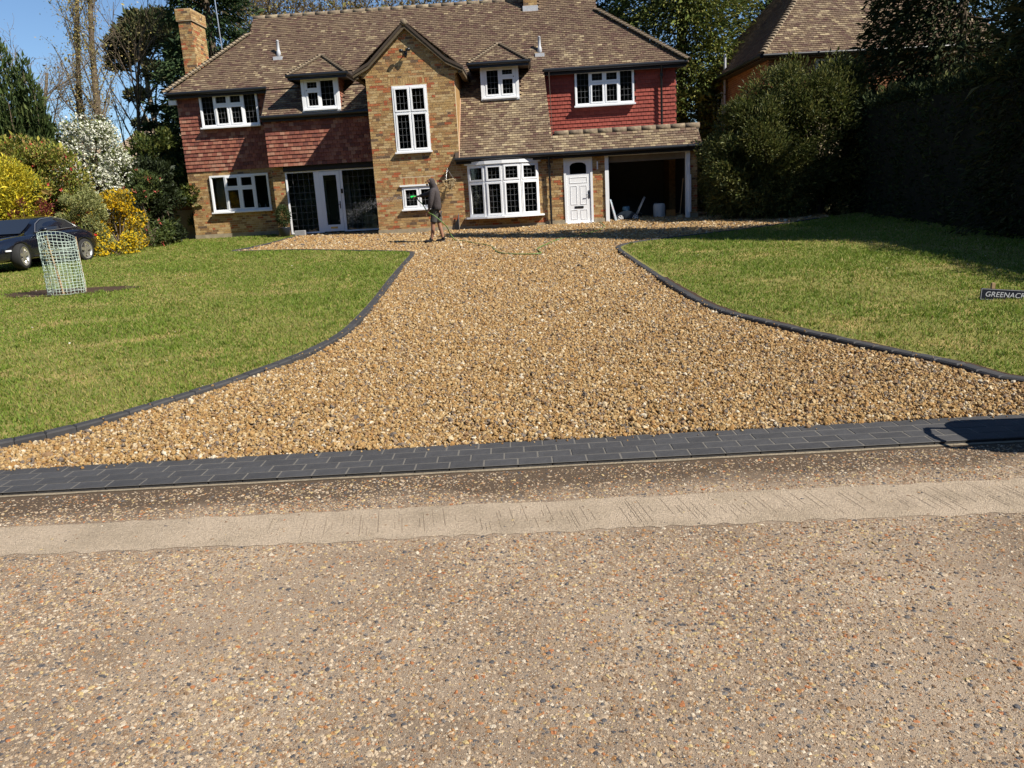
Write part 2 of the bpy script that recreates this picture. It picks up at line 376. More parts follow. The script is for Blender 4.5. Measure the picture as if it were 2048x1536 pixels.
M_PAVER = mat('charcoal_block', (.047, .046, .047), rough=.72, var=.16, scale=25, bump=.25, bscale=250, spec=.35, objrand=.14)
M_KERB = mat('charcoal_kerb', (.043, .042, .043), rough=.75, var=.2, scale=20, bump=.25, bscale=200, objrand=.15)
M_SAND = mat('joint_sand', (.125, .115, .10), rough=.95, var=.2, scale=40)
M_HAUNCH = mat('haunch_mortar', (.22, .18, .125), rough=.95, var=.25, scale=25, bump=.5, bscale=80)
M_SOIL = mat('soil', (.05, .028, .015), rough=1, var=.4, scale=25, bump=1, bscale=40)
M_BRICK_PLAIN = mat('plain_brick', (.30, .18, .07), rough=.9, var=.3, scale=12, bump=.3, bscale=40)
M_MORTAR = mat('mortar', (.47, .37, .24), rough=.95, var=.2, scale=30)
M_UPVC = mat('white_frame', (.78, .79, .80), rough=.35, var=.02, spec=.5)
M_LEAD = mat('lead_came', (.20, .205, .21), rough=.6, var=.1, metal=.3)
M_SHEETLEAD = mat('sheet_lead', (.42, .43, .45), rough=.55, var=.15)
M_BLACK = mat('black_gutter', (.012, .013, .015), rough=.35, var=.1, spec=.5)
M_FASCIA = mat('black_fascia', (.014, .014, .015), rough=.5, var=.1)
M_UNDER = mat('roof_underlay', (.06, .045, .035), rough=1, var=.1)
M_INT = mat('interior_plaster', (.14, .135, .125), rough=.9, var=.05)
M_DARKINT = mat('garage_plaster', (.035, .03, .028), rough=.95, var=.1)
M_CEIL = mat('soffit_board', (.10, .085, .07), rough=.8, var=.1)
M_GLASS = glass('window_glass', (.72, .76, .75)); M_GLASS2 = glass('porch_glass', (.62, .66, .63)); M_CARGLASS2 = mat('car_glass', (.015, .017, .02), rough=.05, var=0, spec=.8, coat=.5); M_LAMPBODY = mat('lamp_lens', (.55, .58, .6), rough=.08, var=0, spec=.8, coat=1)
M_RIDGE = mat('ridge_tile', (.165, .125, .085), rough=.9, var=.35, scale=9, bump=.4, bscale=50, color2=(.27, .22, .14), c2scale=5, c2=(.52, .66))
M_STONE = mat('plinth_render', (.30, .25, .17), rough=.95, var=.25, scale=6, bump=.3, bscale=40)
M_WOOD = mat('timber', (.30, .20, .11), rough=.8, var=.25, scale=12)
M_STEEL = mat('bright_metal', (.55, .55, .55), rough=.35, var=.05, metal=.9)
M_TYRE = mat('tyre_rubber', (.018, .018, .018), rough=.85, var=.2, scale=30)
PMATS = {'brick': M_BRICK, 'tile': M_TILE, 'tileL': M_TILE, 'redtile': M_RED, 'mixtile': M_RED, 'orange': M_BRICK}

# ------------------------------------------------------------------ the setting: ground, road, paving, drive, lawns
def catmull(P, step):
    P = [np.array(p, float) for p in P]; out = []
    for i in range(len(P)-1):
        p0, p1, p2, p3 = P[max(i-1, 0)], P[i], P[i+1], P[min(i+2, len(P)-1)]
        for t in np.linspace(0, 1, 24, endpoint=False):
            out.append(.5*((2*p1)+(-p0+p2)*t+(2*p0-5*p1+4*p2-p3)*t*t+(-p0+3*p1-3*p2+p3)*t**3))
    out.append(P[-1]); out = np.array(out); d = np.r_[0, np.cumsum(np.linalg.norm(np.diff(out, axis=0), axis=1))]
    s = np.arange(0, d[-1], step); return np.stack([np.interp(s, d, out[:, i]) for i in range(out.shape[1])], 1)
def inpoly(x, y, P):
    P = np.asarray(P); r = np.zeros(len(x), bool); j = len(P)-1
    for i in range(len(P)):
        c = ((P[i, 1] > y) != (P[j, 1] > y)) & (x < (P[j, 0]-P[i, 0])*(y-P[i, 1])/(P[j, 1]-P[i, 1]+1e-12)+P[i, 0]); r ^= c; j = i
    return r
def sheet(name, poly, dz, m, parent=None):
    me = bpy.data.meshes.new(name); me.from_pydata([(p[0], p[1], G(p[0], p[1])+dz) for p in poly], [], [tuple(range(len(poly)))]); me.materials.append(m)
    bm = bmesh.new(); bm.from_mesh(me)
    if bm.faces[:] and bm.faces[:][0].normal.z < 0: bmesh.ops.reverse_faces(bm, faces=bm.faces[:])
    bmesh.ops.triangulate(bm, faces=bm.faces[:]); bm.to_mesh(me); bm.free()
    return link(name, me, parent)
sf = lambda x: 4.42+.042*x          # front edge of the brick edging
sb = lambda x: sf(x)+.462           # back edge
LK = [(-4.75, 4.72), (-3.95, 5.21), (-3.47, 5.68), (-2.99, 6.49), (-2.66, 7.22), (-2.4, 8.04), (-2.3, 8.95), (-2.36, 10.41), (-2.45, 11.67), (-2.63, 13.75), (-2.81, 16.17), (-2.96, 18.06), (-3.25, 18.75), (-4.91, 19.96), (-6.5, 20.97), (-7.74, 21.4), (-8.45, 21.62), (-8.62, 22.0), (-8.42, 22.6), (-8.32, 23.84), (-8.29, 25.3), (-8.29, 27.0)]
RK = [(4.6, 5.13), (3.45, 5.66), (3.21, 6.23), (2.76, 7.14), (2.33, 8.15), (1.94, 9.29), (1.75, 11.47), (1.6, 14.68), (1.54, 16.75), (1.67, 17.45), (1.96, 17.92), (2.47, 18.39), (3.24, 18.87), (4.6, 19.7), (6.2, 20.9), (7.6, 22.2)]
lk, rk = catmull(LK, .205), catmull(RK, .205)

xs = np.r_[-600, -120, -60, np.arange(-40, 41, 8), 60, 120, 600]; ys = np.r_[-200, -60, -20, 0, 5, 10, 15, 20, 24, 28.2, 36, 50, 90, 200, 900]
V = np.array([(x, y, G(x, y)-.07) for y in ys for x in xs]); nx = len(xs)
F = np.array([(j*nx+i, j*nx+i+1, (j+1)*nx+i+1, (j+1)*nx+i) for j in range(len(ys)-1) for i in range(nx-1)])
tag(link('ground', np_mesh('ground', V, F, M_GROUND)), 'wide ground of soil and rough grass under the gardens', kind='structure')
tag(sheet('road', [(-60, -25), (60, -25), (60, sf(60)-1.5), (5, sf(5)), (-5, sf(-5)), (-60, sf(-60)+1.5)], 0, M_ROAD), 'exposed aggregate concrete road across the foreground', kind='structure')
cb = []
for x in np.arange(-9, 9.01, .05): cb.append((x, 3.86+.025*x+random.uniform(-.012, .012)))
for x in np.arange(9, -9.01, -.05): cb.append((x, 3.47+.018*x+random.uniform(-.018, .018)+.006*math.sin(x*1.9+1)))
band = tag(sheet('concrete_channel', cb, .002, M_CONC), 'pale brushed concrete channel band running across the road', kind='structure')
# brush marks across the channel
m = MB()
for x in np.arange(-1.5, 7, .018):
    if random.random() < .5: continue
    a = 3.50+.018*x; b = 3.84+.025*x; t0 = random.uniform(0, .5); t1 = random.uniform(t0+.15, 1); q = x+random.uniform(-.005, .005); d = random.uniform(.0012, .003)
    p = lambda t, o: (q+o-.06*t, a+(b-a)*t, 0.0030)
    m.add([p(t0, 0), p(t0, d), p(t1, d), p(t1, 0)], [(0, 1, 2, 3)])
m.build('brush_mark', mat('brush_groove', (.17, .13, .09), rough=1, var=.1), band)

hz = MB(); P = [(x, sf(x)-.035+random.uniform(-.006, .006)) for x in np.arange(-5.25, 5.26, .15)]; Q = [(x, sf(x)-.004) for x in np.arange(5.25, -5.26, -.15)]
strip = tag(sheet('paving_edge', [(-5.3, sf(-5.3)), (5.3, sf(5.3)), (5.3, sb(5.3)), (-5.3, sb(-5.3))], .0187, M_SAND), 'band of charcoal brick edging between gravel drive and road', kind='structure')
hp = sheet('mortar_haunch', P+Q, .0035, M_HAUNCH, strip)
ang = math.atan(.042); pv = MB().bev(-.0995, .0995, -.0540, .0540, -.05, .012, .003).mesh('paver', M_PAVER)
for r_ in range(4):
    for i in range(-25, 25):
        u = (i+.5)*.2065+(.5 if r_ % 2 else 0)*.2065+r_*.02; v = .058+r_*.115
        x = u*math.cos(ang)-v*math.sin(ang); y = 4.42+u*math.sin(ang)+v*math.cos(ang)
        if abs(x) > 5.2: continue
        o = link('paver', pv, strip, True); o.location = (x, y, .009+random.uniform(-.0012, .0012)); o.rotation_euler = (random.uniform(-.006, .006), random.uniform(-.004, .004), ang+random.uniform(-.004, .004))
        o.matrix_parent_inverse = Matrix.Identity(4)

def kerb(name, pts, side, label):
    e = tag(empty(name, (pts[0][0], pts[0][1], 0), label, 'kerb')); del e['category']; e['kind'] = 'structure'
    me = MB().bev(-.1005, .1005, 0, .105, -.12, .062, .012).mesh('kerb_block', M_KERB)
    inv = WM(e).inverted()
    for a, b in zip(pts[:-1], pts[1:]):
        d = b-a; th = math.atan2(d[1], d[0]); c = (a+b)/2
        o = bpy.data.objects.new('kerb_block', me); COL.objects.link(o); o.parent = e
        o.matrix_basis = inv @ Matrix.LocRotScale(Vector((c[0], c[1], G(*c)+random.uniform(-.002, .003))), Matrix.Rotation(th+(0 if side > 0 else math.pi)+random.uniform(-.008, .008), 3, 'Z').to_euler(), None)
        sl_ = (G(*b)-G(*a))/max(np.linalg.norm(d), 1e-6)
        o.matrix_basis = o.matrix_basis @ Matrix.Rotation(-math.atan(sl_)*(1 if side > 0 else -1), 4, 'Y')
    return e
kerb('lawn_kerb', lk, 1, 'charcoal block kerb curving round the larger lawn with tree guard')
kerb('lawn_kerb', rk, -1, 'charcoal block kerb curving round the lawn with the name sign')

gpoly = [tuple(p) for p in lk]+[(-8.3, 27.6), (5.6, 27.6), (8.5, 25.5), (8.0, 22.4)]+[tuple(p) for p in rk[::-1]]+[(4.7, sb(4.7)-.01), (-4.4, sb(-4.4)-.01)]
tag(sheet('gravel_drive', gpoly, .004, M_GBASE), 'golden gravel driveway running up to the house', kind='structure')
def offs(pts, d):
    t = np.gradient(pts, axis=0); t /= np.linalg.norm(t, axis=1)[:, None]; return pts+np.stack([-t[:, 1], t[:, 0]], 1)*d
lke, rke = offs(lk, .105), offs(rk, -.105)
llawn = [tuple(p) for p in lke]+[(-8.4, 28.2), (-45, 28.2), (-45, 5.16), (-9, 5.16), (-5.2, 5.16), (-4.95, 4.75)]
rlawn = [tuple(p) for p in rke]+[(9.5, 24), (45, 24), (45, 5.6), (9, 5.2), (4.9, 5.16)]
tag(sheet('lawn', llawn, .044, M_LAWN), 'larger mown lawn with the tree guard and parked car', kind='structure')
tag(sheet('lawn', rlawn, .044, M_LAWN), 'sunlit mown lawn with the name sign beside the hedge', kind='structure')
# bare soil gap behind the kerb of the sign lawn and worn soil by the sapling
so_ = offs(rk, -.10)[2:40]; si_ = offs(rk, -.155-.0*1)[2:40]+rng.normal(0, .012, (38, 2))
tag(sheet('soil_gap', [tuple(p) for p in so_]+[tuple(p) for p in si_[::-1]], .05, M_SOIL), 'strip of dark bare soil behind the kerb', kind='structure')
bp_ = [(-8.85+math.cos(t)*(1.25+.15*math.sin(5*t)+.1*random.random()), 14.25+math.sin(t)*(.5+.08*math.sin(3*t)+.06*random.random())) for t in np.linspace(0, 2*math.pi, 30, endpoint=False)]
tag(sheet('soil_bed', bp_, .052, M_SOIL), 'ring of bare brown soil around the young tree', kind='structure')

def density(d, near, d0, p): return near*np.minimum(1, (d0/np.maximum(d, .1))**p)
def scatter_pts(poly, near, d0, p, seed):
    r = np.random.default_rng(seed); A = np.asarray(poly); x0, x1, y0, y1 = A[:, 0].min(), A[:, 0].max(), A[:, 1].min(), A[:, 1].max()
    out = []; ye = y0
    while ye < y1:                                    # bands of growing depth so that far bands draw fewer candidates
        yb = min(ye*1.12+.3, y1); nd = density(np.array(ye), near, d0, p); n = int(nd*(x1-x0)*(yb-ye))
        x = r.uniform(x0, x1, n); y = r.uniform(ye, yb, n); d = np.hypot(x, y); k = (r.random(n) < density(d, near, d0, p)/nd) & inpoly(x, y, A) & (x > -.86*y-.6) & (x < .74*y+.6)
        out.append(np.stack([x[k], y[k]], 1)); ye = yb
    return np.concatenate(out), r

# ---- stones as instances of a few lumpy pebbles
def stone_group(name, m, seed, subdiv=2, rough=.55):
    g = bpy.data.node_groups.new(name, 'GeometryNodeTree')
    g.interface.new_socket('Geometry', in_out='INPUT', socket_type='NodeSocketGeometry'); g.interface.new_socket('Geometry', in_out='OUTPUT', socket_type='NodeSocketGeometry')
    n, l = g.nodes, g.links; gi = n.new('NodeGroupInput'); go = n.new('NodeGroupOutput')
    jo = n.new('GeometryNodeGeometryToInstance')
    for k in range(5):
        ic = n.new('GeometryNodeMeshIcoSphere'); ic.inputs['Radius'].default_value = 1; ic.inputs['Subdivisions'].default_value = subdiv
        sp = n.new('GeometryNodeSetPosition'); nz = n.new('ShaderNodeTexNoise'); nz.noise_dimensions = '4D'; nz.inputs['W'].default_value = seed+k*7.3; nz.inputs['Scale'].default_value = 1.0; nz.inputs['Detail'].default_value = 1
        ps = n.new('GeometryNodeInputPosition'); l.new(ps.outputs[0], nz.inputs['Vector'])
        sb_ = n.new('ShaderNodeVectorMath'); sb_.operation = 'SUBTRACT'; l.new(nz.outputs['Color'], sb_.inputs[0]); sb_.inputs[1].default_value = (.5, .5, .5)
        scl = n.new('ShaderNodeVectorMath'); scl.operation = 'SCALE'; scl.inputs['Scale'].default_value = rough*3; l.new(sb_.outputs[0], scl.inputs[0])
        l.new(ic.outputs['Mesh'], sp.inputs['Geometry']); l.new(scl.outputs[0], sp.inputs['Offset'])
        sm = n.new('GeometryNodeSetMaterial'); sm.inputs['Material'].default_value = m; l.new(sp.outputs[0], sm.inputs[0])
        l.new(sm.outputs[0], jo.inputs[0])
    ip = n.new('GeometryNodeInstanceOnPoints'); l.new(gi.outputs[0], ip.inputs['Points']); l.new(jo.outputs[0], ip.inputs['Instance']); ip.inputs['Pick Instance'].default_value = True
    for nm, sk in (('rot', 'Rotation'), ('scl', 'Scale')):
        a = n.new('GeometryNodeInputNamedAttribute'); a.data_type = 'FLOAT_VECTOR'; a.inputs['Name'].default_value = nm
        if sk == 'Rotation':
            er = n.new('FunctionNodeEulerToRotation'); l.new(a.outputs[0], er.inputs[0]); l.new(er.outputs[0], ip.inputs[sk])
        else: l.new(a.outputs[0], ip.inputs[sk])
    l.new(ip.outputs[0], go.inputs[0]); return g
def stones(name, xyz, rot, scl, m, seed, label, cat, subdiv=2, rough=.55):
    me = bpy.data.meshes.new(name); me.vertices.add(len(xyz)); me.vertices.foreach_set('co', np.ascontiguousarray(xyz, np.float32).ravel())
    for nm, v in (('rot', rot), ('scl', scl)):
        a = me.attributes.new(nm, 'FLOAT_VECTOR', 'POINT'); a.data.foreach_set('vector', np.ascontiguousarray(v, np.float32).ravel())
    me.materials.append(m); me.update(); o = link(name, me); md = o.modifiers.new('scatter', 'NODES'); md.node_group = stone_group(name, m, seed, subdiv, rough)
    return tag(o, label, cat, kind='stuff')
pts, r = scatter_pts(gpoly, 4600, 7, 1.5, 11)
d = np.hypot(pts[:, 0], pts[:, 1]); k = np.maximum(1, (d/7)**.62); n = len(pts)
base = r.lognormal(math.log(.0089), .32, n)*k
scl = base[:, None]*r.uniform(.7, 1.3, (n, 3)); scl[:, 2] *= .8
lump = .012*(np.sin(pts[:, 0]*2.1+1)*np.sin(pts[:, 1]*1.3)+np.sin(pts[:, 0]*5+pts[:, 1]*3)*.5)
xyz = np.c_[pts, gz(pts[:, 0], pts[:, 1])+.006+base*.3+r.uniform(0, .016, n)**1.0+np.clip(lump, -.01, .012)]
ns = 110; sx_ = r.uniform(-4.2, 4.2, ns); sv_ = .462-np.abs(r.normal(0, .045, ns)); ss_ = r.lognormal(math.log(.0068), .35, ns)
ks = np.array([a-offs_ for a, offs_ in zip(np.concatenate([lk[2:75], rk[2:62]])[r.integers(0, 133, 160)], r.normal(0, .035, (160, 2)))])
xyz = np.concatenate([xyz, np.c_[sx_, 4.42+.042*sx_+sv_, .021+ss_*.5], np.c_[ks, gz(ks[:, 0], ks[:, 1])+.066]]); scl = np.concatenate([scl, ss_[:, None]*r.uniform(.7, 1.3, (ns, 3)), r.lognormal(math.log(.006), .3, 160)[:, None]*r.uniform(.7, 1.3, (160, 3))]); n = len(xyz)
stones('gravel', xyz, r.uniform(0, 6.28, (n, 3)), scl, M_GRAVEL, 3, 'loose golden gravel stones covering the driveway', 'gravel')
NG = n
# loose stones kicked on to the brick edging and the kerb feet are left to the drive itself
rp = [(-6, 1.0), (6, 1.0), (6, sf(6)-.06), (-6, sf(-6)-.06)]
pts, r = scatter_pts(rp, 11000, 9, 1, 12)
k = (pts[:, 1] < 3.455+.018*pts[:, 0]) | (pts[:, 1] > 3.875+.025*pts[:, 0]) | (r.random(len(pts)) < .07); pts = pts[k]; n = len(pts)
k = ~((pts[:, 1] > 4.05+.042*pts[:, 0]) & (r.random(len(pts)) < .5)); pts = pts[k]; n = len(pts)
clu = np.sin(pts[:, 0]*1.9+.7)*np.sin(pts[:, 1]*2.6+.4)+.6*np.sin(pts[:, 0]*4.3-pts[:, 1]*3.1)
k = r.random(n) < np.clip(.72+.28*clu, .3, 1); pts = pts[k]; n = len(pts)
base = np.minimum(r.lognormal(math.log(.0040), .40, n), .0095)
scl = base[:, None]*r.uniform(.75, 1.35, (n, 3)); scl[:, 2] = base*.55
xyz = np.c_[pts, -base*.12+.0003*r.random(n)]
rot = np.c_[r.normal(0, .18, n), r.normal(0, .18, n), r.uniform(0, 6.28, n)]
stones('pebbles', xyz, rot, scl, M_PEBBLE, 9, 'small multicoloured pebbles set in the concrete road surface', 'pebbles', rough=.75)

# ---- grass blades
M_GRASS = mat('grass_blade', attr='Col', rough=.6, var=0, trans=.35, spec=.2)
GP = np.array([(.120, .180, .022), (.152, .20, .030), (.215, .212, .047), (.095, .155, .020), (.33, .265, .10), (.168, .225, .032)])
WORN = [(-6.3, 10.6, .9, .22, .1), (-5.2, 8.9, .8, .16, .35), (-6.8, 8.3, 1.0, .22, .1), (-4.6, 12.6, 1.0, .25, 0), (-4.2, 7.7, .5, .15, .5), (-7.5, 12.2, .8, .2, -.1), (4.3, 9.3, .5, .2, .2), (3.3, 15.3, .9, .22, -.1), (5.6, 11.5, .8, .2, .1), (3.2, 11.2, .5, .2, 0)]
def grass(name, poly, label, seed, avoid=()):
    pts, r = scatter_pts(poly, 4200, 6, 1.45, seed); n = len(pts)
    x, y = pts.T; k = np.ones(n, bool)
    for (cx, cy, ra, rb) in avoid: k &= ((x-cx)/ra)**2+((y-cy)/rb)**2 > r.uniform(.55, 1.1, n)
    # thin, worn patches
    pat = np.sin(x*.9+1.3*np.sin(y*.7))*np.sin(y*1.15+.8*np.sin(x*.6+2))+.5*np.sin(x*2.3+y*1.7)
    k &= r.random(n) < np.clip(1.15-.32*np.clip(pat, 0, 2), .35, 1)
    pts, pat = pts[k], pat[k]
    for (cx, cy, ra, rb, an) in WORN:
        u = (pts[:, 0]-cx)*math.cos(an)+(pts[:, 1]-cy)*math.sin(an); v = -(pts[:, 0]-cx)*math.sin(an)+(pts[:, 1]-cy)*math.cos(an); q_ = np.exp(-((u/ra)**2+(v/rb)**2)); pat = pat+2.6*q_
        kk = r.random(len(pts)) > .55*q_; pts, pat = pts[kk], pat[kk]
    m_ = 260; ti = r.integers(0, len(pts), m_); tp_ = np.repeat(pts[ti], 26, 0)+r.normal(0, .035, (m_*26, 2)); inside = inpoly(tp_[:, 0], tp_[:, 1], poly); tp_ = tp_[inside]; nt_ = len(tp_)
    pts = np.concatenate([pts, tp_]); pat = np.r_[pat, np.full(nt_, -1.1)]
    n = len(pts); x, y = pts.T; d = np.hypot(x, y)
    h = r.uniform(.016, .042, n)*(1+.35*(pat < -.5)); h[n-nt_:] *= r.uniform(1.1, 1.7, nt_); wd = (.0018+.00042*d)*r.uniform(.7, 1.3, n); th = r.uniform(0, 6.28, n); ln = r.normal(0, .55, (n, 2))*h[:, None]
    z = gz(x, y)+.043; B = np.c_[x, y, z]; s = np.c_[np.cos(th), np.sin(th), 0*th]*wd[:, None]
    T = B+np.c_[ln, h]
    V = np.stack([B-s, B+s, T], 1).reshape(-1, 3); F = np.arange(3*n).reshape(-1, 3)
    pw = np.stack([1+0*pat, 1+0*pat, .55+.55*np.clip(pat, -.8, 1.4), 1-.4*np.clip(pat, -1, 1), .22+.75*np.clip(pat+.1, 0, 2), .7-.3*np.clip(pat, -1, 1)], 1); pw = np.cumsum(pw/pw.sum(1)[:, None], 1)
    ci = (r.random(n)[:, None] > pw).sum(1).clip(0, 5)
    c = GP[ci]*r.uniform(.92, 1.34, (n, 1))
    return tag(link(name, np_mesh(name, V, F, M_GRASS, col=np.repeat(c, 3, 0))), label, 'grass', kind='stuff')
ll2 = [p for p in llawn if p[0] > -44]+[]
ll2 = [tuple(p) for p in offs(lk, .115)]+[(-8.5, 28.2), (-24, 28.2), (-24, 4.0), (-9, 4.06), (-4.95, 4.62)]
rl2 = [tuple(p) for p in offs(rk, -.165)]+[(9.4, 23.5), (9.4, 5.0), (4.8, 5.0)]
grass('grass', ll2, 'short grass of the larger lawn with the tree guard', 21, [(-8.85, 14.25, 1.3, .52)])
grass('grass', rl2, 'short grass of the lawn with the name sign', 22)
r = np.random.default_rng(77); n = 150; x = np.r_[r.uniform(-11, -2.8, 100), r.uniform(2.5, 8, 50)]; y = np.r_[r.uniform(6.5, 18, 100), r.uniform(8, 17, 50)]; k = inpoly(x, y, ll2) | inpoly(x, y, rl2); x, y = x[k], y[k]; n = len(x); z = gz(x, y)+.062; a = r.uniform(0, 6.28, n); L = r.uniform(.008, .02, n)
P = np.c_[x, y, z]; D = np.c_[np.cos(a)*L, np.sin(a)*L, r.normal(0, .004, n)]; S = np.c_[-np.sin(a)*L*.5, np.cos(a)*L*.5, r.normal(0, .003, n)]
tag(link('fallen_petals', np_mesh('fallen_petals', np.stack([P-D, P-S, P+D, P+S], 1).reshape(-1, 3), np.arange(4*n).reshape(-1, 4), M_GRASS, col=np.repeat(np.array([(.6, .55, .42), (.45, .35, .2), (.7, .68, .6)])[r.integers(0, 3, n)], 4, 0))), 'pale petals and dry leaf bits strewn over the lawns', 'petals', kind='stuff')

# ------------------------------------------------------------------ the house
YF, YB, YM = 25.5, 28.1, 27.02                  # front wall plane, rear wing plane, middle bay plane
TP = 1.106; PH = math.atan(TP); YE, ZE = 25.3, 2.93   # roof slope through the porch gutter
zr = lambda y: ZE+(y-YE)*TP
yr = lambda z: YE+(z-ZE)/TP
house = empty('house', (-3.7, 27, .7), 'brick and tile-hung detached house with steep brown tiled roof and gable', 'house')

def wall(name, x0, x1, z0, z1, y, holes=(), t=.22, m=M_MORTAR, parent=house):
    b = MB()
    for a, c, p, q in rects_minus(x0, x1, z0, z1, holes): b.box(a, c, y, y+t, p, q)
    return b.build(name, m, parent)
GW = (-4.46, -3.37, 3.23, 5.20); KW = (-4.40, -3.34, 1.47, 2.17)
BAY = (-2.25, -.06, 1.10, 2.74); DOOR = (.76, 1.66, .68, 2.75); GAR = (2.08, 4.66, .6, 2.82)
front = wall('front_wall', -5.25, 4.93, .55, 2.86, YF, [KW, BAY, DOOR, GAR])
gab = MB()
for a, c, p, q in rects_minus(-5.25, -2.50, 2.862, 5.45, [GW]): gab.box(a, c, YF, YF+.22, p, q)
gab.prism([(-5.25, 5.452), (-2.50, 5.452), (-2.30, 5.66), (-3.9, 6.93), (-5.50, 5.66)], YF, YF+.22)
gable = gab.build('gable_wall', M_MORTAR, house)
MB().box(-5.25, -5.03, YF+.222, 28.4, .55, 5.7).box(-2.72, -2.50, YF+.222, 28.4, .55, 5.7).build('gable_side_wall', M_BRICK_PLAIN, house)
brick_face(front, np.array([-5.25, YF, 0]), X_, NY_, 10.18, .80, 2.86, [(h[0]+5.25, h[1]+5.25, h[2], h[3]) for h in (KW, BAY, DOOR, GAR)], soldiers=[(.82, 1.95, 2.22, 2.44)])
def glim(z):
    if z < 5.45: return (0, 2.75)
    if z < 5.68: return (-.25+.0, 3.0) if z > 5.56 else (-.12, 2.87)
    hw = (6.95-z)/.81
    return None if hw < .06 else (1.35-hw, 1.35+hw)
for k_ in (0,):
    def gk(z):
        return glim(z)
brick_face(gable, np.array([-5.25, YF, 0]), X_, NY_, 2.75, 2.86, 5.47, [(GW[0]+5.25, GW[1]+5.25, GW[2], GW[3])], soldiers=[(.70, 1.98, 5.225, 5.43)])
brick_face(gable, np.array([-5.55, YF, 0]), X_, NY_, 3.4, 5.47, 6.95, keep=lambda z: (lambda g_: None if g_ is None else (g_[0]+.3, g_[1]+.3))(glim(z)))
# plinth
for a, b in ((-5.27, -2.42), (.12, .74), (1.68, 2.03), (4.70, 4.95)): MB().box(a, b, YF-.03, YF-.002, .55, .86).build('plinth', M_STONE, house)
MB().box(-2.42, .12, YF-.032, YF-.004, .55, .80).build('plinth', M_STONE, house)

# rear wing with tile hanging above brick, the wall under it
LU = (-11.60, -9.57, 4.60, 5.69); LL = (-11.63, -9.53, 1.73, 2.98); RW = (1.32, 3.31, 4.55, 5.66)
lwb = wall('wing_wall', -12.42, -9.0, .6, 3.15, YB, [LL])
brick_face(lwb, np.array([-12.42, YB, 0]), X_, NY_, 3.30, .95, 3.14, [(LL[0]+12.42, LL[1]+12.42, LL[2], LL[3])])
MB().box(-12.44, -9.1, YB-.025, YB-.002, .6, .97).build('plinth', M_STONE, house)
lwt = wall('tile_hung_wall', -12.42, -9.0, 3.152, 5.85, YB, [LU], m=M_UNDER)
rwt = wall('tile_hung_wall', .2, 4.73, 2.9, 5.85, YB, [RW], m=M_UNDER)
mwt = wall('tile_hung_wall', -9.10, -5.25, 3.10, 4.75, YM, [], m=M_UNDER)
ZV = np.array([0, 0, 1.])
def hung(parent, x0, x1, z0, z1, y, hole, pal):
    hs = [hole] if hole else []
    def keep(a, s): return not any(h[0]-.02 < a < h[1]+.02 and h[2]-.03 < s < h[3]+.03 for h in hs)
    tile_face(parent, np.array([0, y-.004, 0]), X_, ZV, NY_, x0, x1, z0, z1, keep, pal, gauge=.127, trim=lambda s: (x0, x1))
hung(lwt, -12.42, -9.02, 3.15, 5.80, YB, LU, 'mixtile')
hung(mwt, -9.10, -5.26, 3.10, 4.72, YM, None, 'mixtile')
hung(rwt, .30, 4.73, 3.50, 5.75, YB, RW, 'redtile')
# closing walls: sides, back, floor of the middle bay, so that rooms are dark inside
MB().box(-12.42, -12.2, YB+.222, 32.4, .6, 5.8).build('side_wall', M_BRICK_PLAIN, house)
MB().box(4.51, 4.73, YB+.222, 32.4, .6, 5.8).build('side_wall', M_BRICK_PLAIN, house)
MB().box(-12.42, 4.73, 32.42, 32.6, .6, 5.8).build('back_wall', M_BRICK_PLAIN, house)
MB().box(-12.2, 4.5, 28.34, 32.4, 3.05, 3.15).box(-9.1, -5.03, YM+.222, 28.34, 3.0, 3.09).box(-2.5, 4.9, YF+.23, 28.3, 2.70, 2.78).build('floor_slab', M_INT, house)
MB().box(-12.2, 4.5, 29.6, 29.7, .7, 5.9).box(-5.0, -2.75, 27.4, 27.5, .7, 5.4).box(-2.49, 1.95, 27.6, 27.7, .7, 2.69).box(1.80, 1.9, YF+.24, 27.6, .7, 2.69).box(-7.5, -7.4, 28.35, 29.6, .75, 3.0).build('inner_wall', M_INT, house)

# ---- roofs
Uu, Vv = X_, np.array([0, math.cos(PH), math.sin(PH)]); Nn = np.array([0, -math.sin(PH), math.cos(PH)])
def zof(s): return ZE+s*math.sin(PH)
HLX = lambda z: -12.65+(min(z, 7.86)-5.75)*(2.5/2.11)
HRX = lambda z: 5.05-(min(z, 7.86)-5.75)*(2.78/2.11)
roof = MB()
def rp_(x, z, dn=-.012): y = yr(z); return (x+0, y+Nn[1]*dn, z+Nn[2]*dn)
def rpoly(pts, dn=-.012): roof.add([rp_(x, z, dn) for x, z in pts], [tuple(range(len(pts)))])
ZR = 8.56; YR = yr(ZR)
rpoly([(-12.65, 5.75), (5.05, 5.75), (2.27, 7.86), (2.27, ZR), (-10.15, ZR), (-10.15, 7.86)])
rpoly([(-2.62, ZE), (.47, ZE), (.29, 5.75), (-2.62, 5.75)])
rpoly([(-9.12, 4.70), (-5.2, 4.70), (-5.2, 5.75), (-9.12, 5.75)])
YK = YR+(YR-yr(5.75))                              # rear eave
bk = lambda z: YR+(ZR-z)/TP
roof.add([(-12.65, YK, 5.75), (5.05, YK, 5.75), (2.27, bk(7.86), 7.86), (2.27, YR, ZR), (-10.15, YR, ZR), (-10.15, bk(7.86), 7.86)], [(0, 1, 2, 3, 4, 5)])
for sx, xe, xg in ((-1, -12.65, -10.15), (1, 5.05, 2.27)):
    roof.add([(xe, yr(5.75), 5.75), (xe, YK, 5.75), (xg, bk(7.86), 7.86), (xg, yr(7.86), 7.86)], [(0, 1, 2, 3)])
    roof.add([(xg, yr(7.86), 7.86), (xg, bk(7.86), 7.86), (xg, YR, ZR)], [(0, 1, 2)])
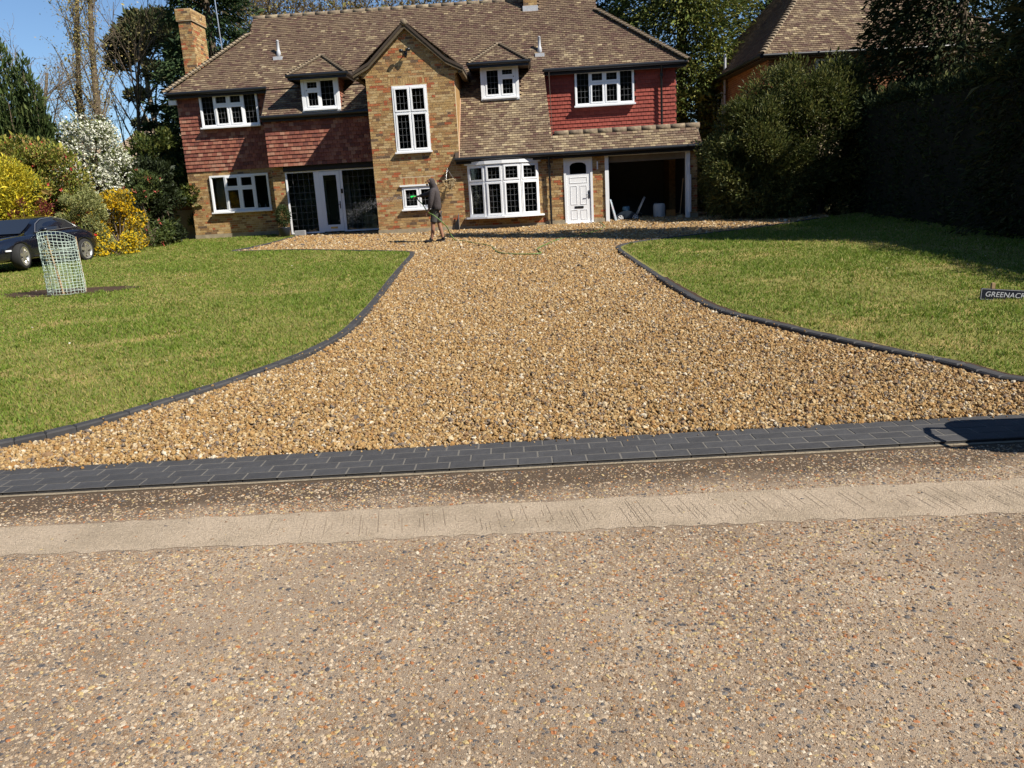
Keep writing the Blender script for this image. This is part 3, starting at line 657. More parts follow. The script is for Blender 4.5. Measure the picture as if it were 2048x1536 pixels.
roof = roof.build('roof', M_UNDER, house)
DL, DR = -7.08, -1.16                              # dormer centres
def under_gable(x, z): return abs(x+3.9) < 1.72 and z < 7.02-.81*abs(x+3.9)+.02
def in_dormer(x, z):
    for c in (DL, DR):
        if abs(x-c) < .62 and 4.83 < z < 5.95: return True
        if abs(x-c) < .96 and z >= 5.86 and z < 6.62-(abs(x-c)/.96)*.55: return True
    return False
def keep_roof(a, s):
    z = zof(s)
    if in_dormer(a, z) or under_gable(a, z): return False
    if -.34 < a < .22 and z > 8.02: return False
    return HLX(z) < a < HRX(z)
def rpatch(a, s):
    z = zof(s)
    if z < 5.6 and -2.6 < a < .5: return 'tileL' if random.random() < .55+.35*math.sin(a*1.9+z*1.3)*math.sin(z*2.3-a) - (.3 if a < -1.9 else 0) else 'tile'
    return 'tileL' if random.random() < (.20 if z < 6.6 else .05)*(1+math.sin(a*1.3+z*2)) else 'tile'
SMAX = (ZR-ZE)/math.sin(PH)
S0 = math.floor((5.74-ZE)/math.sin(PH)/.1)*.1; S1 = math.floor((4.70-ZE)/math.sin(PH)/.1)*.1
tile_face(roof, np.array([0, YE, ZE]), Uu, Vv, Nn, -12.7, 5.1, S0, SMAX-.02, keep_roof, patch=rpatch, trim=lambda s: (HLX(zof(s)), HRX(zof(s))))
tile_face(roof, np.array([0, YE, ZE]), Uu, Vv, Nn, -2.47, .5, 0, S0, lambda a, s: not in_dormer(a, zof(s)), patch=rpatch, trim=lambda s: (-2.465, .47-.18*(zof(s)-ZE)/2.82))
tile_face(roof, np.array([0, YE, ZE]), Uu, Vv, Nn, -9.12, -5.25, S1, S0, lambda a, s: not in_dormer(a, zof(s)), patch=rpatch, trim=lambda s: (-9.12, -5.26))
# garage false pitch
ZG = 3.55; YG = yr(ZG)
gr = MB().prism([(YE, ZE-.012), (YG, ZG-.012), (YG+.35, ZG-.3), (YG+.35, ZG-.5), (YE+.2, ZE-.012)], .47, 5.02, 'x')
groof = gr.build('garage_roof', M_UNDER, house)
tile_face(groof, np.array([0, YE, ZE]), Uu, Vv, Nn, .47, 5.03, 0, (ZG-ZE)/math.sin(PH)-.04, lambda a, s: True, patch=lambda a, s: 'tileL' if random.random() < .55+.25*math.sin(a*2.2) else 'tile', trim=lambda s: (.47-.1*s, 5.05-.10*s))
MB().box(.0, 4.9, YG+.36, YB-.01, 2.90, 3.0).build('flat_roof', M_SHEETLEAD, house)
m = MB()
for i in range(10):
    x = .52+i*.455; m.lathe([(.0, x), (.098, x), (.10, x+.2), (.103, x+.449), (.0, x+.449)], (0, YG, ZG-.03), 'x', 12)
m.build('ridge_tile', M_RIDGE, groof)
m = MB()
for i in range(27):
    x = -10.15+i*.46; m.lathe([(.0, x), (.10, x), (.102, x+.2), (.105, x+.452), (0, x+.452)], (0, YR, ZR-.05), 'x', 10)
m.build('ridge_tile', M_RIDGE, roof)
# bonnet tiles up the hips
def hip(parent, A, B, step=.135, r=.13):
    A, B = Vector(A), Vector(B); n = int((B-A).length/step); d = (B-A).normalized(); me = MB()
    t = d; sd = t.cross(Vector((0, 0, 1))).normalized(); up = sd.cross(t).normalized(); k = 6
    v0 = []; 
    for e, (rr, lift) in enumerate(((r, .055), (r*.75, .0))):
        for q in range(k+1):
            a = math.pi*q/k; v0.append(sd*math.cos(a)*rr+up*(math.sin(a)*rr*.55+lift-.03)+t*(e*.26))
    fs = [(q, q+1, k+2+q, k+1+q) for q in range(k)]
    thick = [p-up*.018 for p in v0[:k+1]]
    me.add(v0+thick, fs+[(q+1, q, 2*k+2+q, 2*k+3+q) for q in range(k)]); mesh = me.mesh('bonnet_tile', M_RIDGE)
    for i in range(n):
        o = link('bonnet_tile', mesh, parent, True); o.matrix_basis = WM(parent).inverted() @ Matrix.Translation(A+d*(i*step))
hip(roof, (-12.72, yr(5.75)-.06, 5.77), (-10.15, yr(7.86), 7.90)); hip(roof, (5.10, yr(5.75)-.06, 5.77), (2.27, yr(7.86), 7.90))
# gable roof
g = MB(); GY0 = YF-.16
for sx in (-1, 1):
    e = (-3.9+sx*1.66, 5.62); a = (-3.9, 7.0)
    th = np.array([e[0]-a[0], e[1]-a[1]]); th /= np.linalg.norm(th); nn = np.array([-th[1], th[0]])*(1 if sx < 0 else -1)
    if nn[1] < 0: nn = -nn
    # a slight bellcast at the foot of each slope
    mid = (a[0]+(e[0]-a[0])*.72, a[1]+(e[1]-a[1])*.80)
    top = [a, mid, (e[0]+sx*.05, e[1]+.02)]
    pts = [(p[0], p[1]+.02) for p in top]+[(p[0]-sx*.0, p[1]-.07) for p in top[::-1]]
    g.prism(pts, GY0, 29.0)
groof2 = g.build('gable_roof', M_UNDER, house)
for sx in (-1, 1):
    slope = np.array([sx*1.66, 0, -1.38]); L_ = np.linalg.norm(slope); Vs = -slope/L_; Us = np.array([0, sx*1.0, 0]); Ns = np.cross(Us, Vs)
    if Ns[2] < 0: Ns = -Ns
    tile_face(groof2, np.array([-3.9, 0, 7.03])+slope, Us, Vs, Ns, GY0 if sx > 0 else -29, 29 if sx > 0 else -GY0, 0, L_-.03, lambda a, s: True, patch=lambda a, s: 'tile', trim=(lambda s: (GY0, 28.8)) if sx > 0 else (lambda s: (-28.8, -GY0)))
m = MB()
for i in range(8): y = GY0-.01+i*.44; m.lathe([(0, y), (.10, y), (.105, y+.2), (.11, y+.43), (0, y+.43)], (-3.9, 0, 6.99), 'y', 10)
m.build('ridge_tile', M_RIDGE, groof2)
m = MB()
for sx in (-1, 1):
    m.prism([(-3.9, 6.93), (-3.9+sx*1.20, 5.83), (-3.9+sx*1.70, 5.57), (-3.9+sx*1.70, 5.49), (-3.9+sx*1.2, 5.73), (-3.9, 6.82)], GY0+.02, GY0+.06)
    m.box(-3.9+sx*1.62-.07, -3.9+sx*1.62+.07, GY0+.07, YF+2.2, 5.46, 5.57)
m.build('bargeboard', mat('weathered_board', (.10, .075, .045), rough=.85, var=.3, scale=8), groof2)
# dormers
def dormer(c, flip):
    y0 = 27.0; z0, z1 = 4.82, 5.84; w2 = .60; hx = .96; ze = 5.88; ye = 26.72; pk = (c, 27.62, 6.60)
    d = MB()
    for sx in (-1, 1):
        x = c+sx*w2; d.prism([(y0+.02, z0-.02), (y0+.02, z1+.05), (yr(z1)+.1, z1+.05)], min(x, x-sx*.06), max(x, x-sx*.06), 'x')
    d.add([(c-hx, ye, ze), (c+hx, ye, ze), pk], [(0, 1, 2)])
    for sx in (-1, 1): d.add([(c+sx*hx, ye, ze), pk, (c, yr(6.60), 6.60), (c+sx*hx, yr(ze)+.2, ze)], [(0, 1, 2, 3)])
    dm = d.build('dormer', M_UNDER, house)
    MB().box(c-hx, c+hx, ye, yr(ze), ze-.05, ze-.02).build('soffit', M_CEIL, dm)
    # front slope tiles
    Vd = np.array([0, pk[1]-ye, pk[2]-ze]); L_ = np.linalg.norm(Vd); Vd /= L_; Nd = np.array([0, -Vd[2], Vd[1]])
    tile_face(dm, np.array([c, ye, ze]), X_, Vd, Nd, -hx, hx, 0, L_, lambda a, s: True, patch=lambda a, s: 'tileL' if random.random() < .25 else 'tile', trim=lambda s: (-hx*(1-s/L_), hx*(1-s/L_)))
    for sx in (-1, 1):
        # side slopes
        Vs = np.array([-sx*hx, 0, pk[2]-ze]); L2 = np.linalg.norm(Vs); Vs /= L2; Us = np.array([0, -sx*1., 0]); Ns = np.cross(Us, Vs)
        if Ns[2] < 0: Ns = -Ns
        lo = lambda s: ye+(pk[1]-ye)*s/L2; hi = lambda s: yr(ze)+(yr(6.6)-yr(ze))*s/L2+.05
        tile_face(dm, np.array([c+sx*hx, 0, ze]), Us, Vs, Ns, (ye if sx < 0 else -28.6), (28.6 if sx < 0 else -ye), 0, L2, lambda a, s: True, patch=lambda a, s: 'tile', trim=(lambda s: (lo(s), hi(s))) if sx < 0 else (lambda s: (-hi(s), -lo(s))))
        hip(dm, (c+sx*(hx+.02), ye-.03, ze+.02), (pk[0], pk[1], pk[2]+.03), .115, .085)
    gt = MB().tube([(c-hx-.04, ye-.04, ze+.0), (c+hx+.04, ye-.04, ze+.0)], .055, 10).box(c-hx, c+hx, ye-.02, ye+.02, ze-.12, ze-.045)
    for sx in (-1, 1): gt.tube([(c+sx*(hx+.03), ye-.04, ze), (c+sx*(hx+.03), yr(ze)+.0, ze)], .05, 8).box(c+sx*hx-.012, c+sx*hx+.012, ye, yr(ze)-.1, ze-.12, ze-.03)
    gt.build('gutter', M_BLACK, dm)
    # cheek tiles
    for sx in (-1, 1):
        Us = np.array([0, sx*1., 0]); Ns = np.array([sx*1., 0, 0])
        tile_face(dm, np.array([c+sx*w2, 0, 0]), Us, ZV, Ns, (y0 if sx > 0 else -28), (28 if sx > 0 else -y0), z0, z1, (lambda a, s: a < yr(s)+.05) if sx > 0 else (lambda a, s: -a < yr(s)+.05), 'mixtile', trim=(lambda s: (y0+.02, yr(s)+.02)) if sx > 0 else (lambda s: (-yr(s)-.02, -y0-.02)))
    MB().box(c-w2-.03, c+w2+.03, y0-.12, y0+.1, z0-.06, z0-.005).build('lead_apron', M_SHEETLEAD, dm)
    return dm

# ---- windows
def leads(m, x0, x1, z0, z1, y, nx, nz, t=.003):
    for i in range(1, nx): x = x0+(x1-x0)*i/nx; m.box(x-t, x+t, y-.006, y, z0, z1)
    for i in range(1, nz): z = z0+(z1-z0)*i/nz; m.box(x0, x1, y-.0065, y-.0005, z-t, z+t)
def window(parent, x0, x1, z0, z1, y, cells, f=.055, sill=True, dep=.09, post=(), head=False, lead=(3, 4), g=M_GLASS):
    """cells: list of (u0,u1,v0,v1,opens) in 0..1 of the frame; each has its own casement border and pane"""
    b = MB(); W, H = x1-x0, z1-z0
    b.box(x0, x0+f, y-dep, y, z0, z1).box(x1-f, x1, y-dep, y, z0, z1).box(x0+f, x1-f, y-dep, y, z1-f, z1).box(x0+f, x1-f, y-dep, y, z0, z0+f)
    us = sorted({round(c[i], 4) for c in cells for i in (0, 1)} - {0, 1})
    for u in us:
        vs = [(c[2], c[3]) for c in cells if abs(c[0]-u) < 1e-3]; lo, hi = min(v[0] for v in vs), max(v[1] for v in vs)
        x = x0+W*u; b.box(x-.022, x+.022, y-dep+.004, y-.003, max(z0+H*lo, z0+f)+.0005, min(z0+H*hi, z1-f)-.0005)
    for u0, u1, v0, v1, op in cells:
        if v0 > .01 and any(abs(c[3]-v0) < 1e-3 and abs(c[0]-u0) < 1e-3 for c in cells):
            z = z0+H*v0; b.box(max(x0+W*u0, x0+f)+.023, min(x0+W*u1, x1-f)-.023, y-dep+.005, y-.004, z-.022, z+.022)
    o = b.build('window', M_UPVC, parent)
    lm = MB(); cm = MB()
    for u0, u1, v0, v1, op in cells:
        a = x0+W*u0+(f if u0 < .01 else .022); c = x0+W*u1-(f if u1 > .99 else .022); p = z0+H*v0+(f if v0 < .01 else .022); q = z0+H*v1-(f if v1 > .99 else .022)
        k = .048 if op else .02; yy = y-dep-(.012 if op else -.015)
        s_ = MB().box(a+.001, a+k, yy, y-.02, p+.001, q-.001).box(c-k, c-.001, yy, y-.02, p+.001, q-.001).box(a+k, c-k, yy, y-.02, q-k, q-.001).box(a+k, c-k, yy, y-.02, p+.001, p+k)
        s_.build('casement', M_UPVC, o)
        gy = y-dep*.5
        MB().box(a+k-.004, c-k+.004, gy, gy+.006, p+k-.004, q-k+.004).build('pane', g, o)
        if lead: leads(lm, a+k, c-k, p+k, q-k, gy-.001, lead[0] if (c-a) < .7 else lead[0]+2, max(2, round((q-p)/(.21))))
    if lm.v: lm.build('lead', M_LEAD, o)
    if sill: MB().box(x0-.04, x1+.04, y-dep-.09, y-dep-.001, z0-.05, z0+.0).box(x0, x1, y-dep, y-.002, z0-.05, z0-.0005).build('sill', M_UPVC, o)
    if head: MB().box(x0-.06, x1+.06, y-dep-.05, y, z1+.0005, z1+.05).build('head', M_UPVC, o)
    return o
four = [(0, .255, 0, 1, 0), (.255, .5, 0, .64, 1), (.255, .5, .64, 1, 1), (.5, .745, 0, .64, 1), (.5, .745, .64, 1, 1), (.745, 1, 0, 1, 0)]
window(house, *LU, YB-.02, four); window(house, *LL, YB+.02, four, lead=None); window(house, *RW, YB-.02, four)
window(house, *GW, YF+.06, [(0, .5, 0, .60, 1), (0, .5, .60, 1, 1), (.5, 1, 0, .60, 1), (.5, 1, .60, 1, 1)], dep=.08)
window(house, *KW, YF+.06, [(0, .5, 0, 1, 1), (.5, 1, 0, 1, 1)], dep=.08, head=True)
for c, fl in ((DL, 0), (DR, 1)):
    dm = dormer(c, fl)
    cells = [(0, .48, 0, .62, 1), (0, .48, .62, 1, 1), (.48, 1, 0, 1, 0)] if not fl else [(0, .52, 0, 1, 1), (.52, 1, 0, .66, 1), (.52, 1, .66, 1, 1)]
    window(dm, c-.52, c+.52, 4.86, 5.80, 27.02, cells, sill=True, lead=(3, 4))
    MB().box(c-.62, c-.525, 26.92, 27.04, 4.80, 5.83).build('corner_post', M_UPVC, dm); MB().box(c+.525, c+.62, 26.92, 27.04, 4.80, 5.83).build('corner_post', M_UPVC, dm)
# bow bay under the porch roof
bay = []
bw = MB(); N4 = 4; xs_ = np.linspace(BAY[0], BAY[1], 5); ys_ = [YF-.02, YF-.24, YF-.30, YF-.24, YF-.02]
bowm = empty('bay_window', (-1.15, YF, 1.1), None, None); bowm.parent = house; bowm.matrix_parent_inverse = WM(house).inverted(); bowm.name = 'bay_window'
def bay_panel(i):
    a = Vector((xs_[i], ys_[i], 0)); b = Vector((xs_[i+1], ys_[i+1], 0)); L_ = (b-a).length; th = math.atan2(b.y-a.y, b.x-a.x)
    z0, z1 = BAY[2], BAY[3]-.04; zt = z0+(z1-z0)*.67
    T = Matrix.Translation((a.x, a.y, 0)) @ Matrix.Rotation(th, 4, 'Z')
    fr = MB(); f = .035
    fr.box(0, f, -.06, .03, z0, z1).box(L_-f, L_, -.06, .03, z0, z1).box(f, L_-f, -.06, .03, z1-f-.01, z1).box(f, L_-f, -.06, .03, z0, z0+f+.01).box(f, L_-f, -.06, .03, zt-.025, zt+.025)
    lm = MB(); pn = []
    for p, q, nz in ((z0+.045, zt-.025, 5), (zt+.025, z1-.045, 3)):
        k = .052
        fr.box(f, f+k, -.075, .02, p, q).box(L_-f-k, L_-f, -.075, .02, p, q).box(f+k, L_-f-k, -.075, .02, q-k, q).box(f+k, L_-f-k, -.075, .02, p, p+k)
        leads(lm, f+k, L_-f-k, p+k, q-k, -.021, 3, nz); pn.append(MB().box(f+k-.004, L_-f-k+.004, -.02, -.014, p+k-.004, q-k+.004))
    def put(nm, mb, mm):
        me = mb.mesh(nm, mm); me.transform(T); return link(nm, me, bowm)
    put('frame', fr, M_UPVC); put('lead', lm, M_LEAD)
    for p in pn: put('pane', p, M_GLASS)
for i in range(4): bay_panel(i)
poly = [(BAY[0]-.2, YF-.01)]+[(xs_[i]+(-.12 if i == 0 else .12 if i == 4 else 0), ys_[i]-.16) for i in range(5)]+[(BAY[1]+.17, YF-.01)]
MB().prism(poly, BAY[2]-.05, BAY[2]+.002, 'z').build('sill', M_UPVC, bowm)
poly = [(BAY[0]-.12, YF-.01)]+[(xs_[i]+(-.08 if i == 0 else .08 if i == 4 else 0), ys_[i]-.10) for i in range(5)]+[(BAY[1]+.12, YF-.01)]
MB().prism(poly, BAY[3]-.039, BAY[3]+.06, 'z').build('head_board', M_UPVC, bowm)
poly = [(BAY[0], YF+.4)]+[(xs_[i], ys_[i]+.03) for i in range(5)]+[(BAY[1], YF+.4)]
# blinds behind the bay, curtains in the wing window
bl = MB()
for i in range(18): z = 1.16+i*.05; bl.add([(BAY[0]+.1, YF+.12, z), (BAY[1]-.1, YF+.12, z), (BAY[1]-.1, YF+.145, z+.018), (BAY[0]+.1, YF+.145, z+.018)], [(0, 1, 2, 3)])
bl.build('blind', mat('blind_slat', (.45, .33, .20), rough=.6, var=.05), bowm)
cu = []
for x0, x1 in ((-11.55, -11.12), ):
    n = 40; xs2 = np.linspace(x0, x1, n); v = [(x, YB+.22+.03*math.sin(i*1.3), z) for z in (1.76, 2.95) for i, x in enumerate(xs2)]
    MB().add(v, [(i, i+1, n+i+1, n+i) for i in range(n-1)], smooth=True).build('curtain', mat('curtain_cloth', (.5, .47, .42), rough=.9, var=.05), house)
v = MB(); v.lathe([(.0, 1.8), (.035, 1.8), (.045, 1.9), (.02, 1.95), (.03, 1.98)], (-10.05, YB+.2, 0), n=10).build('ornament', M_UPVC, house)
v = MB(); v.lathe([(.0, 1.8), (.03, 1.8), (.03, 1.88), (.015, 1.93)], (-9.83, YB+.2, 0), n=10).build('ornament', M_UPVC, house)

# ---- side door, garage opening
dr = MB(); x0, x1, z0, z1 = DOOR; y = YF+.02
dr.box(x0, x0+.07, y-.06, y+.06, z0+.06, z1).box(x1-.07, x1, y-.06, y+.06, z0+.06, z1).box(x0+.07, x1-.07, y-.06, y+.06, z1-.07, z1)
fr = dr.build('door_frame', M_UPVC, house)
l0, l1, b0, b1 = x0+.072, x1-.072, z0+.07, z1-.072
lf = MB(); zc = 2.26; gx0, gx1 = l0+.12, l1-.12; gtop = lambda x: 2.50+.11*math.sqrt(max(0, 1-((x-(gx0+gx1)/2)/((gx1-gx0)/2))**2))
lf.box(l0, l1, y-.035, y+.03, b0, zc).box(l0, gx0, y-.035, y+.03, zc+.0003, b1).box(gx1, l1, y-.035, y+.03, zc+.0003, b1)
n = 14; xa = np.linspace(gx0, gx1, n)
lf.prism([(x, gtop(x)) for x in xa]+[(gx1, b1), (gx0, b1)], y-.035, y+.03)
leaf = lf.build('door', M_UPVC, house)
MB().prism([(x, gtop(x)) for x in xa]+[(gx1, zc), (gx0, zc)], y+.0, y+.008).build('pane', M_GLASS, leaf)
pm = MB(); cx = (l0+l1)/2
for (pa, pb, pc, pd) in ((l0+.1, l1-.1, 1.98, 2.16), (l0+.12, cx-.05, 1.32, 1.90), (cx+.05, l1-.12, 1.32, 1.90), (l0+.12, cx-.05, .86, 1.14+.02), (cx+.05, l1-.12, .86, 1.16)):
    for (qa, qb, qc, qd) in ((pa, pb, pc, pc+.015), (pa, pb, pd-.015, pd), (pa, pa+.015, pc+.0155, pd-.0155), (pb-.015, pb, pc+.0155, pd-.0155)): pm.box(qa, qb, y-.043, y-.0352, qc, qd)
pm.build('panel_moulding', M_UPVC, leaf)
MB().box(cx-.14, cx+.14, y-.045, y-.0352, 1.20, 1.27).build('letter_plate', M_BLACK, leaf)
MB().box(l1-.075, l1-.035, y-.05, y-.0352, 1.50, 1.74).tube([(l1-.055, y-.05, 1.60), (l1-.055, y-.09, 1.60), (l1-.16, y-.09, 1.60)], .01, 6).build('door_handle', M_BLACK, leaf)
MB().box(x0-.02, x1+.02, YF-.10, YF+.03, .6, z0+.068).build('doorstep', M_UPVC, house)
MB().box(1.80, 1.84, YF-.035, YF-.008, 2.36, 2.60).build('house_light', M_UPVC, house)
gx0, gx1 = GAR[0], GAR[1]
gf = MB().box(gx0-.03, gx0+.085, YF-.05, YF+.14, .6, 2.82).box(gx1-.085, gx1+.04, YF-.05, YF+.14, .66, 2.82).box(gx0+.085, gx1-.085, YF-.05, YF+.14, 2.74, 2.82)
gf.build('garage_frame', M_UPVC, house)
MB().box(gx0+.09, gx1-.09, YF+.16, YF+.20, 2.55, 2.735).box(gx0+.1, gx1-.1, YF+.2, YF+2.2, 2.60, 2.64).build('up_and_over_door', mat('door_underside', (.16, .14, .12), rough=.6, var=.1), house)
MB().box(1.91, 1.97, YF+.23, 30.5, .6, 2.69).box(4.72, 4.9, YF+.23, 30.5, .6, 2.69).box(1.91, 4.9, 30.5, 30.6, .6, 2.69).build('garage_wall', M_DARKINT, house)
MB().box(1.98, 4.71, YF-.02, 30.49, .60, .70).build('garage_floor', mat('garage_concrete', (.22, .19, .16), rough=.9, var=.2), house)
# ---- glazed entry porch
ye_ = 27.22
pier = wall('wing_wall', -9.10, -8.66, .6, 3.09, ye_); brick_face(pier, np.array([-9.10, ye_, 0]), X_, NY_, .44, .78, 3.08)
MB().box(-9.10, -9.0, ye_+.222, YB+.2, .6, 5.3).build('side_wall', M_BRICK_PLAIN, house)
MB().box(-8.68, -5.26, ye_-.10, ye_+.1, 2.93, 3.097).build('fascia', M_FASCIA, house)
e = MB(); ez = .84
e.box(-8.655, -8.60, ye_-.03, ye_+.04, ez, 2.92).box(-8.6, -5.26, ye_-.03, ye_+.04, 2.87, 2.92).box(-7.68, -7.50, ye_-.032, ye_+.042, ez, 2.865).box(-6.79, -6.70, ye_-.032, ye_+.042, ez, 2.865)
e.box(-8.6, -7.68, ye_-.028, ye_+.038, ez, ez+.05).box(-6.70, -5.26, ye_-.028, ye_+.038, ez, ez+.05)
en = e.build('porch_frame', M_UPVC, house)
for a, b, nx_, nz_ in ((-8.60, -7.68, 5, 9), (-6.70, -5.26, 8, 9)):
    MB().box(a, b, ye_, ye_+.006, ez+.05, 2.87).build('pane', M_GLASS2, en); lm = MB(); leads(lm, a, b, ez+.05, 2.87, ye_-.001, nx_, nz_); lm.build('lead', M_LEAD, en)
d_ = MB().box(-7.495, -7.36, ye_-.045, ye_+.02, ez+.03, 2.86).box(-6.91, -6.795, ye_-.045, ye_+.02, ez+.03, 2.86).box(-7.36, -6.91, ye_-.045, ye_+.02, 2.74, 2.86).box(-7.36, -6.91, ye_-.045, ye_+.02, ez+.03, ez+.25)
fd = d_.build('front_door', M_UPVC, house)
MB().box(-7.36, -6.91, ye_-.02, ye_-.012, ez+.25, 2.74).build('pane', M_GLASS2, fd)
MB().box(-7.26, -7.02, ye_-.055, ye_-.046, ez+.12, ez+.18).build('letter_plate', mat('brass', (.55, .42, .16), rough=.35, metal=.8, var=.05), fd)
MB().box(-6.87, -6.84, ye_-.06, ye_-.046, 1.62, 1.86).tube([(-6.855, ye_-.06, 1.76), (-6.855, ye_-.1, 1.76), (-6.98, ye_-.1, 1.76)], .011, 6).build('door_handle', M_BLACK, fd)
MB().box(-6.79, -6.72, ye_-.05, ye_-.033, 2.12, 2.27).build('key_box', M_BLACK, en)
MB().box(-9.0, -5.03, 28.30, 28.36, .75, 3.0).build('porch_inner_wall', mat('porch_wall', (.42, .46, .38), rough=.85, var=.1), house)
MB().box(-8.95, -5.03, ye_-.3, 28.30, .70, .80).build('porch_floor', mat('quarry_tile', (.16, .08, .05), rough=.6, var=.2), house)
MB().box(-6.35, -6.05, 28.26, 28.299, 1.95, 2.4).build('picture', mat('picture_print', (.03, .035, .03), rough=.4, var=.3), house)
MB().box(-7.75, -7.55, 28.2, 28.299, .8, 2.75).box(-6.9, -6.7, 28.2, 28.299, .8, 2.75).box(-7.55, -6.9, 28.2, 28.299, 2.6, 2.75).build('inner_door_frame', M_UPVC, house)

# ---- gutters, fascia, downpipes, soffits
def gutter(x0, x1, y, z, yb):
    MB().tube([(x0, y, z), (x1, y, z)], .062, 12).build('gutter', M_BLACK, house)
    MB().box(x0+.03, x1-.03, y+.065, y+.085, z-.14, z+.03).build('fascia', M_FASCIA, house)
    MB().box(x0+.04, x1-.04, y+.086, yb-.005, z-.13, z-.11).build('soffit', M_CEIL, house)
gutter(-12.62, -9.14, yr(5.75)-.06, 5.73, YB); gutter(.30, 5.06, yr(5.75)-.06, 5.72, YB); gutter(-9.16, -5.27, yr(4.70)-.06, 4.68, YM); gutter(-2.63, 5.05, YE-.06, 2.89, YF)
def pipe(x, y, z0, z1, yg, sh=.0):
    MB().tube([(x, yg, z1+.16), (x, yg, z1+.06), (x, y, z1-.10), (x, y, z0)], .036, 10).lathe([(.055, z1-.16), (.055, z1-.07)], (x, y, 0), n=10).lathe([(.046, z0+.9), (.046, z0+.97)], (x, y, 0), n=10).build('downpipe', M_BLACK, house)
pipe(.31, YF-.10, .66, 2.66, YE+.0); pipe(4.22, YB-.12, 3.3, 5.5, yr(5.75))
MB().box(4.66, 4.72, YF-.12, YF-.05, .9, 2.05).build('frame_trim', M_UPVC, house)
# verge pieces at the free ends of the slopes
MB().prism([(YE-.02, ZE-.10), (YE, ZE+.02), (yr(5.75), 5.77), (yr(5.75), 5.63)], .455, .470, 'x').build('verge_board', M_UNDER, house)
MB().prism([(YE-.02, ZE-.10), (YE, ZE+.02), (yr(5.75), 5.77), (yr(5.75), 5.63)], -2.50, -2.47, 'x').build('lead_soaker', mat('pink_mortar', (.42, .27, .18), rough=.9, var=.15), house)
MB().prism([(yr(4.7)-.02, 4.60), (yr(4.7), 4.72), (yr(5.75), 5.77), (yr(5.75), 5.63)], -9.14, -9.125, 'x').build('verge_board', M_FASCIA, house)
MB().prism([(YE+.02, ZE-.12), (YE+.02, ZE), (YG, ZG), (YG+.3, ZG-.25), (YG+.3, ZE-.12)], 5.0, 5.018, 'x').build('verge_board', M_CEIL, house)

# ---- chimneys, vents, aerial
ch = MB().box(-12.68, -12.22, 29.75, 30.95, .6, 8.45).box(-12.73, -12.17, 29.70, 31.0, 8.452, 8.86)
chim = ch.build('chimney', M_MORTAR, house)
for (O, U, N, L_, a, b) in (((-12.68, 29.75, 0), X_, NY_, .46, 5.8, 8.45), ((-12.22, 29.75, 0), np.array([0, 1., 0]), X_, 1.2, 5.8, 8.45), ((-12.73, 29.70, 0), X_, NY_, .56, 8.45, 8.86), ((-12.17, 29.70, 0), np.array([0, 1., 0]), X_, 1.3, 8.45, 8.86)):
    brick_face(chim, np.array(O), U, N, L_, a, b)
c2 = MB().box(-.30, .18, 29.95, 30.7, 7.7, 9.6).build('chimney', M_MORTAR, house); brick_face(c2, np.array([-.30, 29.95, 0]), X_, NY_, .48, 8.2, 9.6)
MB().box(-.33, .21, 29.90, 30.0, 8.02, 8.22).build('lead_flashing', M_SHEETLEAD, c2)
for x, yv in ((-8.93, 28.95), (.19, 28.47)):
    z = zr(yv); MB().lathe([(.0, z-.1), (.09, z-.1), (.07, z+.12), (.05, z+.16), (.05, z+.45), (.06, z+.46), (.0, z+.5)], (x, yv, 0), n=12).box(x-.16, x+.16, yv-.2, yv-.1, z-.2, z-.08).build('vent_pipe', M_SHEETLEAD, roof)
MB().tube([(-11.75, 31.2, 6.9), (-11.85, 31.2, 12.5)], .022, 6).build('aerial_mast', M_STEEL, house)

# ------------------------------------------------------------------ vegetation
M_LEAF = mat('foliage', attr='Col', rough=.55, var=0, trans=.25, spec=.25)
M_NEEDLE = mat('conifer_foliage', attr='Col', rough=.7, var=0, trans=.12, spec=.15)
M_PETAL = mat('petal', attr='Col', rough=.6, var=0, trans=.3, spec=.2)
M_BARK = mat('bark', (.10, .075, .05), rough=.95, var=.35, scale=14, bump=.6, bscale=30)
M_BARKL = mat('pale_bark', (.20, .16, .11), rough=.95, var=.35, scale=14)
def norm(a): return a/np.maximum(np.linalg.norm(a, axis=-1, keepdims=True), 1e-9)
def leaf_mesh(name, P, D, Nrm, size, aspect, pal, m, r, sd=.35, wts=None, fold=.15):
    """one kite-shaped leaf per point: P base, D direction, Nrm rough face normal"""
    n = len(P); D = norm(D); S = norm(np.cross(D, Nrm)); L = size*np.exp(r.normal(0, sd, n))[:, None]; W = L*aspect
    up = np.cross(S, D)
    a = P; b = P+D*L*.45-S*W*.5+up*L*fold; c = P+D*L; d = P+D*L*.45+S*W*.5+up*L*fold
    V = np.stack([a, b, c, d], 1).reshape(-1, 3); F = np.arange(4*n).reshape(-1, 4)
    pal = np.array(pal); ci = r.choice(len(pal), n, p=None if wts is None else np.array(wts)/np.sum(wts)); col = pal[ci]*r.uniform(.75, 1.25, (n, 1))
    return np_mesh(name, V, F, m, col=np.repeat(col, 4, 0))
